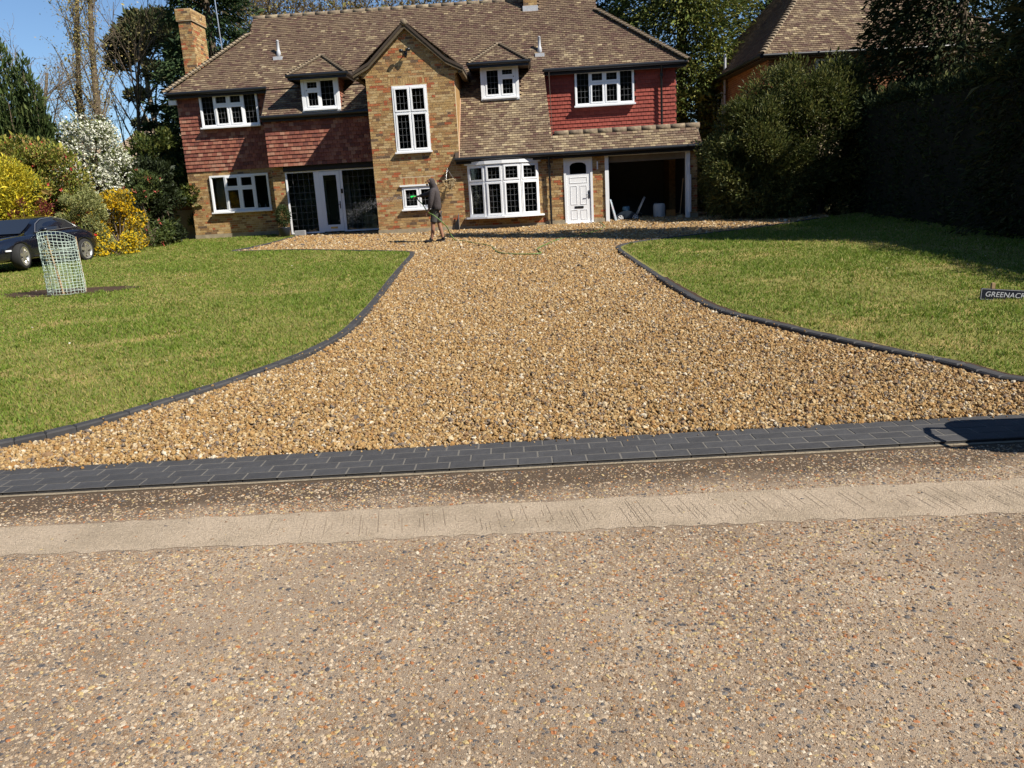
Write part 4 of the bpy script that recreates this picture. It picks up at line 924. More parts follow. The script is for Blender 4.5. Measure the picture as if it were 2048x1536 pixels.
def tri_tubes(segs, sides=5):
    """segs: list of (p0,p1,r0,r1) -> V,F quads"""
    A = np.array([s[0] for s in segs], float); B = np.array([s[1] for s in segs], float); r0 = np.array([s[2] for s in segs]); r1 = np.array([s[3] for s in segs])
    T = norm(B-A); ref = np.where(np.abs(T[:, 2:3]) < .9, np.array([[0, 0, 1.]]), np.array([[1., 0, 0]])); U = norm(np.cross(T, ref)); W = np.cross(T, U)
    V = []
    for Pt, rr in ((A, r0), (B, r1)):
        for k in range(sides):
            q = 2*math.pi*k/sides; V.append(Pt+(U*math.cos(q)+W*math.sin(q))*rr[:, None])
    V = np.stack(V, 1); n = len(segs)
    F = np.array([[k, (k+1) % sides, sides+(k+1) % sides, sides+k] for k in range(sides)])
    return V.reshape(-1, 3), (F[None]+(2*sides*np.arange(n))[:, None, None]).reshape(-1, 4)
def trunk_part(parent, segs, m=None, sides=6, name='trunk'):
    V, F = tri_tubes(segs, sides); return link(name, np_mesh(name, V, F, m or M_BARK, smooth=True), parent)

CON = [(.030, .052, .018), (.040, .062, .020), (.052, .072, .024), (.024, .040, .016), (.062, .075, .026)]
def conifer(name, x, y, h, rad, n, label, pal=CON, size=.26, z0=None, seed=1, shape=.9, skirt=.0, droop=.5, tiers=None, group=None, wob=.18, aspect=.42, spires=None, lean=0, face=None):
    """sprays hung on whorled boughs whose reach follows a cone; ragged outline from bough length noise"""
    r = np.random.default_rng(seed); z0 = G(x, y) if z0 is None else z0
    e = empty(name, (x, y, z0), label, 'tree', group)
    nb = tiers or int(h*26); segs = [((x, y, z0), (x, y, z0+h*.55), .028*h*.6, .013*h), ((x, y, z0+h*.55), (x, y, z0+h*.97), .013*h, .01)]
    P = []; D = []; sp = spires or [(0, 0, 1)]
    per = max(6, n//nb)
    for i in range(nb):
        sx, sy, sh = sp[i % len(sp)]
        t = skirt+(1-skirt)*(1-(1-r.random())**.62*1.0); t = min(t, .995)
        a = r.uniform(0, 2*math.pi)
        if face is not None and r.random() < .55: a = face+r.normal(0, .8)
        L = rad*(1-t)**shape*r.uniform(.72, 1.0+wob)+.12
        zb = z0+h*sh*t; bx, by = x+sx, y+sy; d = np.array([math.cos(a), math.sin(a), 0])
        u = r.random(per)**.45; lift = r.uniform(.05, .35)
        C = np.array([bx, by, zb])+d*(u*L)[:, None]; C[:, 2] += L*(lift*u-droop*u*u)
        side = np.array([-d[1], d[0], 0]); sp_ = r.normal(0, 1, per)*(.10+.30*L*u*(1-u*.6)); C += side*sp_[:, None]; C[:, 2] += r.normal(0, .07, per)*max(L, .5)
        P.append(C); D.append(d*(.55+.2*r.random((per, 1)))+side*(sp_*.9)[:, None]+np.c_[0*u, 0*u, r.normal(-.25*droop-.1, .35, per)])
        if i % 3 == 0 and L > .4: segs.append(((bx, by, zb), (bx+d[0]*L*.7, by+d[1]*L*.7, zb+L*(lift*.7-droop*.49)), .012*h*.25+.01, .008))
    P = np.concatenate(P); D = np.concatenate(D); Nn_ = np.c_[r.normal(0, .6, (len(P), 2)), np.ones(len(P))]
    link('crown', leaf_mesh('crown', P, D, Nn_, size, aspect, pal, M_NEEDLE, r), e); trunk_part(e, segs)
    return e

def shrub(name, x, y, rx, ry, h, n, label, pal, wts=None, size=.09, aspect=.5, z0=None, seed=1, clumps=40, m=None, cat='shrub', blossoms=None, tight=.35, top=0., group=None, base=.08, fold=.15, up=.15, stems=6, shell=.62):
    """uneven clumps of leaves over an ellipsoidal bush, a few stems inside, optional blossoms"""
    r = np.random.default_rng(seed); z0 = G(x, y) if z0 is None else z0; e = empty(name, (x, y, z0), label, cat, group)
    th = r.uniform(0, 2*math.pi, clumps); cz = r.uniform(base, 1, clumps); rr = np.sqrt(np.clip(1-((cz-.35)/.72)**2, .05, 1))*r.uniform(shell, 1.0, clumps)
    C = np.c_[x+rx*rr*np.cos(th), y+ry*rr*np.sin(th), z0+h*cz*(1+top*r.normal(0, .3, clumps))]; cr = tight*min(rx, ry, h)*r.uniform(.7, 1.3, clumps)
    k = r.choice(clumps, n, p=cr**2/np.sum(cr**2)); dv = norm(r.normal(0, 1, (n, 3))); rad = r.random(n)**.4
    P = C[k]+dv*(cr[k]*rad)[:, None]; P[:, 2] = np.maximum(P[:, 2], z0+.03)
    out = norm(P-np.array([x, y, z0+h*.35])); D = norm(out*.6+dv*.5+r.normal(0, .5, (n, 3))+np.array([0, 0, up])); Nn_ = out+r.normal(0, .5, (n, 3))+np.array([0, 0, .5])
    link('foliage', leaf_mesh('foliage', P, D, Nn_, size, aspect, pal, m or M_LEAF, r, wts=wts, fold=fold), e)
    segs = []
    for i in range(stems):
        j = r.integers(clumps); b = np.array([x+r.normal(0, .12*rx), y+r.normal(0, .12*ry), z0]); mid = (b+C[j])/2+np.array([0, 0, .1*h]); segs += [(b, mid, .035*h/2, .022*h/2), (mid, C[j], .022*h/2, .006)]
    trunk_part(e, segs, name='stem')
    if blossoms:
        bn, bs, bpal, bm = blossoms; dv = norm(r.normal(0, 1, (bn, 3))); k = r.choice(clumps, bn); P = C[k]+dv*(cr[k]*r.uniform(.8, 1.08, bn))[:, None]; P[:, 2] = np.maximum(P[:, 2], z0+.1)
        V = np.repeat(P, 4, 0); DD = norm(r.normal(0, 1, (bn*4, 3))+np.repeat(dv, 4, 0)*.6); link('blossom', leaf_mesh('blossom', V, DD, r.normal(0, 1, (bn*4, 3)), bs, .75, bpal, bm, r, sd=.2), e)
    return e

def bare_tree(name, x, y, h, spread, label, pal, leaves, seed=1, levels=4, size=.09, bark=None, up=.75, z0=None, group=None, fork=.3, rad=None, kids=5, blen=(.30, .5), thin=.5):
    """recursively forked limbs with a thin haze of young leaves on the twigs"""
    r = np.random.default_rng(seed); z0 = G(x, y) if z0 is None else z0; e = empty(name, (x, y, z0), label, 'tree', group); segs = []; tips = []
    def grow(p, d, L, rd, lv):
        nseg = 4; q = p
        for i in range(nseg):
            d2 = norm(d+r.normal(0, .10+.05*lv, 3)+np.array([0, 0, .06*up])); q2 = q+d2*L/nseg; r2 = rd*(1-.55*(i+1)/nseg); segs.append((q, q2, rd*(1-.55*i/nseg), max(r2, .006)))
            if lv < levels:
                lo = fork if lv == 0 else .15
                if (i+1)/nseg > lo:
                    for _ in range(kids if lv == 0 else (3 if lv < 3 else 2)):
                        a = r.uniform(0, 6.28); ref = np.array([math.cos(a), math.sin(a), r.uniform(-.2, .4)]); nd = norm(d2*up+ref*spread); grow(q2-d2*L/nseg*r.random(), nd, L*r.uniform(*blen), max(r2*thin, .007), lv+1)
            if lv >= levels-1: tips.append(q2)
            q, d = q2, d2
        tips.append(q)
    grow(np.array([x, y, z0]), np.array([0, 0, 1.]), h*.8, rad or .016*h, 0)
    trunk_part(e, segs, bark, sides=4 if len(segs) > 2500 else 5)
    if leaves:
        T = np.array(tips); P = T[r.integers(0, len(T), leaves)]+r.normal(0, .16, (leaves, 3)); link('crown', leaf_mesh('crown', P, r.normal(0, 1, (leaves, 3)), r.normal(0, 1, (leaves, 3)), size, .6, pal, M_LEAF, r), e)
    return e

# --- left side, from the car outwards
DG = [(.035, .058, .016), (.045, .07, .018), (.028, .046, .014), (.06, .082, .022)]
def spire_tree(name, spires, n, label, pal, size, seed):
    """closely grown upright cypress: narrow cones of short ascending sprays"""
    r = np.random.default_rng(seed); x, y = spires[0][:2]; z0 = G(x, y); e = empty(name, (x, y, z0), label, 'tree'); P = []; D = []; segs = []
    A = np.array([s[2]*s[3] for s in spires])
    for (sx, sy, h, rad), k in zip(spires, (A/A.sum()*n).astype(int)):
        t = 1-np.sqrt(r.random(k)); a = r.uniform(0, 6.283, k); lump = 1+.13*np.sin(a*5+t*14)+.10*np.sin(a*3-t*23)+.06*np.sin(a*9+t*41)
        rr = rad*(1-t)**.72*lump*r.uniform(.72, 1.04, k)+.03; out = np.c_[np.cos(a), np.sin(a), 0*a]
        P.append(np.array([sx, sy, z0])+out*rr[:, None]+np.c_[0*t, 0*t, t*h]); D.append(out*.45+np.array([0, 0, 1.])+r.normal(0, .28, (k, 3))); segs.append(((sx, sy, z0), (sx, sy, z0+h*.93), .09, .01))
    P = np.concatenate(P); D = np.concatenate(D); out = norm(np.c_[D[:, :2], .1+0*D[:, 0]])
    link('crown', leaf_mesh('crown', P, D, out+r.normal(0, .4, P.shape), size, .34, pal, M_NEEDLE, r), e); trunk_part(e, segs)
spire_tree('cypress_tree', [(-17.35, 26.3, 7.1, 1.55), (-16.4, 26.1, 6.2, .80), (-16.05, 25.9, 5.6, .72), (-18.6, 26.6, 7.4, 1.5), (-16.75, 25.6, 5.2, .9), (-15.85, 26.2, 4.3, .55)], 52000, 'tall dark green cypress with several pointed tops at the garden edge', [(.045, .07, .02), (.06, .088, .024), (.035, .055, .017), (.08, .10, .03)], .15, 31)
shrub('golden_conifer_shrub', -15.9, 22.9, 1.25, 1.1, 2.75, 20000, 'bright yellow feathery conifer bush behind the car bonnet', [(.52, .43, .03), (.62, .50, .04), (.42, .38, .035), (.34, .33, .035)], size=.085, aspect=.35, seed=32, clumps=60)
shrub('camellia_shrub', -15.75, 24.2, 1.75, 1.2, 3.35, 26000, 'big glossy camellia bush with red flowers above the car', [(.17, .20, .03), (.24, .26, .04), (.33, .30, .06), (.08, .11, .022), (.28, .19, .06)], size=.085, aspect=.5, seed=33, clumps=70, blossoms=(230, .075, [(.42, .035, .03), (.5, .09, .07), (.36, .03, .03)], M_PETAL))
shrub('magnolia_shrub', -14.75, 26.4, 1.25, 1.1, 4.0, 7000, 'spreading shrub covered in white blossom beside the tall cypress', [(.14, .17, .05), (.2, .2, .08), (.1, .12, .04)], size=.09, seed=34, clumps=80, tight=.32, stems=14, blossoms=(4200, .062, [(.78, .78, .66), (.82, .80, .72), (.70, .72, .55)], M_PETAL))
shrub('variegated_shrub', -13.45, 22.9, .72, .6, 1.95, 9000, 'pale grey-green rounded bush between camellia and yellow blossom', [(.25, .26, .09), (.32, .32, .13), (.18, .2, .07)], size=.055, seed=35, clumps=30)
shrub('forsythia_shrub', -12.95, 23.9, .75, .7, 1.75, 2500, 'arching bush with bright yellow flowers at the lawn edge', [(.2, .17, .04), (.25, .2, .04)], size=.08, seed=36, clumps=34, stems=10, blossoms=(1700, .048, [(.68, .46, .015), (.75, .53, .02), (.60, .36, .01)], M_PETAL))
shrub('ground_forsythia', -12.55, 22.7, .95, .45, .62, 900, 'low spray of yellow flowers beside the car tail', [(.2, .2, .05)], size=.07, seed=37, clumps=22, blossoms=(800, .042, [(.70, .50, .02), (.76, .56, .03)], M_PETAL))
shrub('barberry_shrub', -14.7, 22.6, .75, .5, 1.72, 3600, 'dark red-leaved bush showing above the car roof', [(.14, .03, .025), (.10, .022, .02), (.19, .05, .03)], size=.055, seed=38, clumps=26)
shrub('camellia_shrub', -12.9, 25.6, .8, .7, 2.3, 3600, 'small dark camellia with pink flowers beside the white blossom', [(.05, .075, .02), (.08, .10, .025)], size=.09, seed=39, clumps=26, blossoms=(46, .075, [(.55, .16, .12), (.5, .1, .08)], M_PETAL))
shrub('laurel_shrub', -13.6, 28.3, 1.6, .9, 3.6, 10000, 'dark green laurel bush against the garden wall', [(.05, .075, .018), (.07, .09, .02), (.13, .14, .03)], size=.12, seed=40, clumps=50)
shrub('laurel_shrub', -13.3, 26.9, 1.15, .8, 2.7, 8000, 'shaded black-green bush beside the house corner', [(.022, .032, .012), (.03, .042, .014)], size=.11, seed=41, clumps=46)
shrub('laurel_shrub', -16.6, 29.4, 2.0, 1.0, 2.9, 8000, 'dark evergreen bush behind the white blossom', [(.04, .055, .018), (.055, .075, .02)], size=.13, seed=42, clumps=50)
# garden wall at the house corner
gw = empty('garden_wall', (-13.4, 28.6, .79), 'low red brick garden wall joining the house corner', 'wall')
gwb = MB().box(-16.5, -12.44, 29.0, 29.2, .7, 2.95).build('wall_core', M_MORTAR, gw); MB().box(-16.55, -12.44, 28.97, 29.23, 2.952, 3.03).build('coping', mat('coping_brick', (.36, .17, .09), rough=.9, var=.3, scale=10), gw)
brick_face(gwb, np.array([-16.5, 29.0, 0]), X_, NY_, 4.06, 1.9, 2.95, pal='orange')
# --- trees beyond
BUD = [(.30, .26, .08), (.34, .25, .08), (.24, .2, .07), (.38, .33, .15)]
bare_tree('poplar_tree', -20.2, 38, 15, .32, 'tall slim poplar with a straight trunk and sparse yellow buds', BUD, 6000, seed=52, levels=2, up=1.35, fork=.2, kids=9, rad=.22, size=.075, blen=(.12, .30), thin=.28)
bare_tree('poplar_tree', -21.6, 38.6, 15, .32, 'leaning poplar with sparse buds left of the straight one', BUD, 6000, seed=53, levels=2, up=1.35, fork=.2, kids=9, rad=.18, size=.075, blen=(.12, .30), thin=.28)
bare_tree('bare_tree', -21.8, 35.5, 9.2, .75, 'bare spreading tree with reddish buds against open sky', [(.16, .09, .05), (.2, .12, .06)], 1300, seed=54, levels=3, up=.7, fork=.35, size=.06, rad=.15, kids=3, bark=M_BARKL)
bare_tree('slender_tree', -18.3, 37, 11, .5, 'slender bare tree between the poplar and the pine', BUD, 1000, seed=55, levels=2, up=.9, fork=.3, size=.07, rad=.11)
bare_tree('young_tree', -22.5, 34, 6.0, .7, 'small twiggy tree low beside the cypress', [(.18, .12, .06)], 500, seed=56, levels=3, up=.7, fork=.2, size=.05, rad=.07)
def pine(x, y, h, label, seed):
    r = np.random.default_rng(seed); z0 = G(x, y); e = empty('pine_tree', (x, y, z0), label, 'tree'); segs = []; P = []; D = []
    p = np.array([x-.2, y, z0]); pts = [p+np.array([.12*math.sin(i*.7), 0, h*.86*i/8]) for i in range(9)]
    for i in range(8): segs.append((pts[i], pts[i+1], .2*(1-.07*i), .2*(1-.07*(i+1))))
    blobs = [(0, 0, .93, 1.15), (.9, 0, .90, 1.0), (-1.1, .2, .86, 1.05), (1.5, .3, .82, .8), (-.3, -.6, .88, 1.0), (.4, .5, .97, .8), (-1.6, 0, .79, .6), (1.3, -.3, .70, .55), (-.9, -.2, .64, .5), (.8, .1, .57, .45), (-1.0, .2, .52, .4), (.5, -.3, .48, .42), (-.5, .3, .40, .36), (.3, 0, .74, .7), (.9, .2, .36, .35)]
    for bx, by, bz, br in blobs:
        c = np.array([x+bx, y+by, z0+h*bz]); k = min(8, max(1, int(bz/.86*8)-1)); segs.append((pts[k], c, .06, .02))
        n = int(2600*br*br); dv = norm(r.normal(0, 1, (n, 3))); dv[:, 2] *= .62; q = c+dv*(br*r.uniform(.55, 1.02, n))[:, None]; P.append(q); D.append(dv+np.array([0, 0, .5])+r.normal(0, .4, (n, 3)))
    P = np.concatenate(P); D = np.concatenate(D); link('crown', leaf_mesh('crown', P, D, r.normal(0, 1, P.shape), .17, .45, [(.045, .06, .028), (.06, .072, .03), (.085, .09, .035), (.10, .085, .04)], M_NEEDLE, r), e); trunk_part(e, segs, M_BARKL)
pine(-18.7, 40, 10.6, 'round-headed dark pine on a thin pale trunk', 61)
conifer('cedar_tree', -13.3, 34.2, 13.5, 2.9, 52000, 'big dark spruce behind the brick chimney stack', pal=[(.032, .058, .024), (.042, .070, .025), (.055, .082, .028), (.024, .042, .018)], size=.17, seed=62, shape=.7, droop=.25, wob=.35)
conifer('cedar_tree', -15.0, 31.8, 5.2, 1.25, 14000, 'lower dark fir between the garden wall and spruce', pal=DG, size=.14, seed=63, shape=.7, droop=.3, wob=.3)
for i, (x, y, h, s) in enumerate([(-14.8, 46, 14.6, 71), (-11.6, 47, 14.9, 72), (-9.0, 45.5, 14.2, 73), (-6.5, 47, 14.8, 74), (-3.6, 46.5, 14.0, 76)]):
    lab = ['budding tree behind the ridge next to the spruce', 'budding tree behind the ridge, second from the spruce', 'budding tree behind the middle of the ridge', 'budding tree behind the ridge, left of the gable peak', 'budding tree behind the ridge, rightmost of its row'][i]
    bare_tree('budding_tree', x, y, h, .8, lab, [(.24, .18, .055), (.28, .22, .07), (.18, .12, .05), (.22, .2, .06)], 4200, seed=s, levels=3, up=.75, fork=.35, kids=6, size=.15, rad=.2, group='budding trees behind the roof')
# --- between the houses and on the right
LC = [(.11, .14, .03), (.14, .165, .036), (.18, .19, .045), (.08, .105, .028), (.21, .20, .058)]
conifer('leylandii_tree', 6.3, 36.0, 16, 3.6, 80000, 'broad green conifer between the two houses', pal=LC, size=.16, seed=81, shape=.35, droop=.35, wob=.25, face=-1.6)
conifer('fir_tree', 2.6, 38.5, 15, 3.2, 26000, 'dark conifer behind the right end of the ridge', pal=DG, size=.2, seed=82, shape=.5, droop=.35, face=-1.6)
conifer('fir_tree', 11.2, 40, 17, 3.4, 18000, 'dark conifer behind the neighbouring roof', pal=DG, size=.22, seed=83, shape=.5, droop=.5, face=-1.6)
conifer('cypress_tree', 11.2, 15.9, 16.8, 2.7, 70000, 'huge dark drooping cypress behind the clipped hedge', pal=[(.022, .034, .012), (.03, .042, .014), (.05, .055, .02), (.075, .07, .028)], size=.14, seed=84, shape=.7, droop=.75, wob=.25, aspect=.36, face=3.8)
conifer('cypress_tree', 12.3, 24.6, 9.6, 3.4, 46000, 'dark cypress further back beyond the hedge', pal=[(.024, .036, .013), (.034, .046, .015), (.05, .058, .02)], size=.15, seed=85, shape=.35, droop=.7, face=3.8)
conifer('cypress_tree', 12.8, 19.6, 8.4, 2.4, 34000, 'cypress between the huge one and the far hedge end, placed to shade the rhododendrons', pal=[(.02, .03, .012), (.028, .04, .013)], size=.14, seed=86, shape=.4, droop=.7, face=3.8)  # position and height chosen so its shade falls on the rhododendrons
RH = [(.08, .098, .025), (.11, .124, .031), (.056, .07, .019), (.17, .165, .048)]
shrub('rhododendron_shrub', 8.0, 24.3, 2.5, 1.4, 4.1, 80000, 'large rounded rhododendron between the garage and the hedge', RH, size=.088, aspect=.38, seed=87, clumps=330, tight=.27, stems=10, shell=.45)
shrub('rhododendron_shrub', 6.35, 23.9, 1.55, 1.2, 3.15, 46000, 'lower rounded rhododendron nearest the open garage', RH, size=.085, aspect=.38, seed=89, clumps=190, tight=.29, stems=8, shell=.5)
shrub('garage_shrub', 5.55, 26.0, .45, .5, 2.0, 2600, 'slim yellow-green shrub at the garage corner', [(.16, .17, .03), (.22, .2, .04)], size=.07, seed=88, clumps=20)
# clipped hedge: dense leaves on a box, with loose fronds along the top
def hedge(name, A, B, wd, h, n, label, pal, seed, size=.08):
    r = np.random.default_rng(seed); A = np.array(A, float); B = np.array(B, float); L = np.linalg.norm(B-A); t = (B-A)/L; nn = np.array([-t[1], t[0]]); e = empty(name, (A[0], A[1], G(*A)), label, 'hedge')
    u = r.random(n)*L; side = r.random(n); s = np.where(side < .62, -1., np.where(side < .75, 1., 0)); v = r.random(n)**.9
    off = np.where(s == 0, r.uniform(-wd/2, wd/2, n), s*wd/2*(1-.08*v)); zz = np.where(s == 0, h, h*v)+.10*np.sin(u*1.7)+.06*np.sin(u*4.1)
    bul = .12*np.sin(u*1.3+v*3)+.08*np.sin(u*3.1-v*5); xy = A+t*u[:, None]+nn*(off+s*bul+r.normal(0, .06, n))[:, None]
    P = np.c_[xy, gz(xy[:, 0], xy[:, 1])+np.maximum(zz+r.normal(0, .06, n), .02)]
    out = np.c_[nn*s[:, None], (s == 0)*1.0]; D = norm(out+r.normal(0, .6, (n, 3))+np.array([0, 0, .3])); link('foliage', leaf_mesh('foliage', P, D, out+r.normal(0, .5, (n, 3)), size, .5, pal, M_NEEDLE, r), e)
    ne = 2500; ue = r.choice([0., L], ne); xy = A+t*(ue+np.sign(ue-.1)*r.uniform(0, .12, ne))[:, None]+nn*r.uniform(-wd/2, wd/2, ne)[:, None]; Pe = np.c_[xy, gz(xy[:, 0], xy[:, 1])+r.random(ne)*h]
    link('foliage', leaf_mesh('foliage', Pe, np.c_[np.outer(np.sign(ue-.1), t), .3+0*ue]+r.normal(0, .6, (ne, 3)), r.normal(0, 1, (ne, 3)), size*1.6, .5, pal, M_NEEDLE, r), e)
    b = MB(); c = [A+nn*wd*.38, B+nn*wd*.38, B-nn*wd*.38, A-nn*wd*.38]; z0 = [G(*p) for p in c]
    b.add([(p[0], p[1], z-.05) for p, z in zip(c, z0)]+[(p[0], p[1], z+h-.18) for p, z in zip(c, z0)], [(0, 1, 2, 3), (4, 5, 6, 7), (0, 1, 5, 4), (1, 2, 6, 5), (2, 3, 7, 6), (3, 0, 4, 7)]).build('branch_mass', mat('hedge_twigs', (.012, .013, .007), rough=1, var=.3, scale=10), e)  # near-black solid core: the shade inside the hedge is put into its colour
    m_ = 260; u = r.random(m_)*L; xy = A+t*u[:, None]+nn*r.uniform(-wd*.4, wd*.5, m_)[:, None]; Pf = []; Df = []
    for i in range(m_):
        p = np.array([xy[i, 0], xy[i, 1], G(*xy[i])+h-.03]); d = norm(np.array([r.normal(0, .5), r.normal(0, .5), 1.])); ln = r.uniform(.15, .5)
        for q in np.linspace(.1, 1, 7):
            for s2 in (-1, 1): Pf.append(p+d*ln*q); Df.append(norm(d+s2*norm(np.cross(d, np.array([0, 1, .3])))*.9))
    link('fronds', leaf_mesh('fronds', np.array(Pf), np.array(Df), r.normal(0, 1, (len(Pf), 3)), .11, .3, [(.10, .115, .035), (.14, .14, .05)], M_NEEDLE, r), e)
hedge('clipped_hedge', (9.25, 4.5), (9.75, 24.2), 1.5, 3.05, 85000, 'tall clipped conifer hedge along the edge of the sign lawn', [(.02, .032, .011), (.028, .042, .013), (.038, .05, .016)], 91)
hedge('clipped_hedge', (46, -15), (-48, -17), 3.0, 13.0, 26000, 'high conifer screen across the road behind the viewer, unseen, added for dark window reflections', [(.03, .045, .014), (.045, .06, .02)], 92, size=.3)  # added out of view; height set so the upper windows reflect dark foliage

# ------------------------------------------------------------------ neighbouring house and far houses
nb = empty('house', (8.0, 28.3, .8), 'neighbouring orange brick house half hidden by the dark cypress', 'house')
RZ = Matrix.Translation((7.85, 28.25, 0)) @ Matrix.Rotation(R(5), 4, 'Z')
def nput(name, mb, m, parent=nb):
    me = mb.mesh(name, m); me.transform(RZ); return link(name, me, parent)
NWX, NWY, NZ = 8.0, 8.5, 5.70
nw = nput('wall', MB().box(0, NWX, 0, .25, .6, NZ).box(0, .25, .252, NWY, .6, NZ).box(NWX-.25, NWX, .252, NWY, .6, NZ).box(.25, NWX-.25, NWY-.25, NWY, .6, NZ), M_MORTAR)
rot3 = np.array(RZ.to_3x3()); tr3 = np.array(RZ.translation)
tw = lambda p: rot3 @ np.array(p, float)+tr3
brick_face(nw, np.array([*tw((0, 0, 0))[:2], 0]), rot3 @ X_, rot3 @ NY_, NWX, 3.6, NZ, [(1.6, 2.8, 4.6, 5.62)], pal='orange')
brick_face(nw, np.array([*tw((0, NWY, 0))[:2], 0]), rot3 @ np.array([0, -1., 0]), rot3 @ np.array([-1., 0, 0]), NWY, 3.0, NZ, [(2.5, 3.6, 3.9, 5.3)], pal='orange')
ov = .35; zt = NZ+.08; run = 3.6; top = zt+run*1.1
nr = nput('roof', MB().add([(-ov, -ov, zt), (NWX+ov, -ov, zt), (NWX+ov, NWY+ov, zt), (-ov, NWY+ov, zt), (run-ov, run-ov, top), (NWX+ov-run, run-ov, top), (NWX+ov-run, NWY+ov-run, top), (run-ov, NWY+ov-run, top)], [(0, 1, 5, 4), (1, 2, 6, 5), (2, 3, 7, 6), (3, 0, 4, 7), (4, 5, 6, 7)]), M_UNDER)
sl_ = math.atan(1.1); cs, sn = math.cos(sl_), math.sin(sl_); SL = run/cs
tile_face(nr, tw((-ov, -ov, zt)), rot3 @ X_, rot3 @ np.array([0, cs, sn]), rot3 @ np.array([0, -sn, cs]), 0, NWX+2*ov, 0, SL, lambda a, s: True, 'tile', trim=lambda s: (s*cs, NWX+2*ov-s*cs), patch=lambda a, s: 'tileL' if random.random() < .3 else 'tile')
tile_face(nr, tw((-ov, NWY+ov, zt)), rot3 @ np.array([0, -1., 0]), rot3 @ np.array([cs, 0, sn]), rot3 @ np.array([-sn, 0, cs]), 0, NWY+2*ov, 0, SL, lambda a, s: True, 'tile', trim=lambda s: (s*cs, NWY+2*ov-s*cs))
hip(nr, tuple(tw((-ov-.04, -ov-.04, zt+.03))), tuple(tw((run-ov, run-ov, top+.03))), .16, .12)
nput('gutter', MB().tube([(-ov, -ov-.04, zt-.03), (NWX+ov, -ov-.04, zt-.03)], .06, 10).tube([(-ov-.04, -ov, zt-.031), (-ov-.04, NWY+ov, zt-.031)], .06, 10), M_BLACK)
nput('soffit', MB().box(-ov+.03, NWX+ov-.03, -ov+.02, -.01, zt-.11, zt-.09).box(-ov+.02, -.01, -ov+.03, NWY+ov-.03, zt-.112, zt-.092), M_CEIL)
w1 = nput('window', MB().box(1.6, 2.8, -.05, .02, 4.6, 4.67).box(1.6, 2.8, -.05, .02, 5.55, 5.62).box(1.6, 1.67, -.05, .02, 4.671, 5.549).box(2.73, 2.8, -.05, .02, 4.671, 5.549).box(2.17, 2.23, -.05, .02, 4.671, 5.549), M_UPVC)
nput('pane', MB().box(1.67, 2.73, -.015, -.01, 4.67, 5.55), M_GLASS, w1)
w2 = nput('window', MB().box(-.05, .02, 4.9, 6.0, 3.9, 3.97).box(-.05, .02, 4.9, 6.0, 5.23, 5.3).box(-.05, .02, 4.9, 4.97, 3.971, 5.229).box(-.05, .02, 5.93, 6.0, 3.971, 5.229).box(-.05, .02, 5.42, 5.48, 3.971, 5.229), M_UPVC)
nput('pane', MB().box(-.015, -.01, 4.97, 5.93, 3.97, 5.23), M_GLASS, w2)
nput('soil_pipe', MB().tube([(-.12, 4.3, 3.0), (-.12, 4.3, 6.6)], .05, 10), M_SHEETLEAD)
def far_house(x, y, w_, d_, hw, hr, lab, col):
    e = empty('house', (x, y, .8), lab, 'house'); MB().box(x-w_/2, x+w_/2, y, y+d_, .7, hw).build('wall', mat('far_wall', (.42, .36, .28), var=.1), e)
    MB().add([(x-w_/2-.3, y-.3, hw), (x+w_/2+.3, y-.3, hw), (x+w_/2+.3, y+d_+.3, hw), (x-w_/2-.3, y+d_+.3, hw), (x-w_*.12, y+d_/2, hr), (x+w_*.12, y+d_/2, hr)], [(0, 1, 5, 4), (1, 2, 5), (2, 3, 4, 5), (3, 0, 4), (0, 3, 2, 1)]).build('roof', mat('far_roof', col, rough=.9, var=.25, scale=3), e)
    for k in (-.25, .2):
        o = MB().box(x+w_*k-.5, x+w_*k+.5, y-.06, y+.02, 3.4, 4.7).build('window', M_UPVC, e); MB().box(x+w_*k-.42, x+w_*k+.42, y-.08, y-.061, 3.48, 4.62).build('pane', M_GLASS, o)
far_house(-31, 62, 6.5, 7, 6.0, 9.3, 'distant house with a tall pale brown hipped roof behind the poplars', (.30, .22, .15))
far_house(-37, 60, 9, 7, 5.6, 8.4, 'distant low house with a wide brown roof behind the white blossom', (.26, .17, .12))
far_house(-24.5, 55, 4, 5, 5.0, 6.6, 'distant white walled house glimpsed left of the spruce', (.25, .19, .15))

# ------------------------------------------------------------------ helpers for rounded bodies
def skin(name, pts, edges, root=0, sub=2, mats=None):
    """pts: list of (x,y,z,rx,ry); edges: index pairs -> smooth tapered surface (mesh data)"""
    me = bpy.data.meshes.new(name); me.from_pydata([p[:3] for p in pts], edges, []); o = bpy.data.objects.new(name, me); COL.objects.link(o)
    o.modifiers.new('skin', 'SKIN'); s = o.modifiers.new('sub', 'SUBSURF'); s.levels = sub; s.render_levels = sub
    if not me.skin_vertices: bpy.context.view_layer.objects.active = o
    sv = me.skin_vertices[0].data if me.skin_vertices else None
    if sv is None:
        bpy.context.view_layer.update(); sv = me.skin_vertices[0].data
    for i, p in enumerate(pts): sv[i].radius = (p[3], p[4] if len(p) > 4 else p[3]); sv[i].use_root = (i == root)
    bpy.context.view_layer.update(); dg = bpy.context.evaluated_depsgraph_get(); out = bpy.data.meshes.new_from_object(o.evaluated_get(dg)); bpy.data.objects.remove(o)
    out.materials.clear()
    for m in mats: out.materials.append(m)
    for p in out.polygons: p.use_smooth = True
    return out
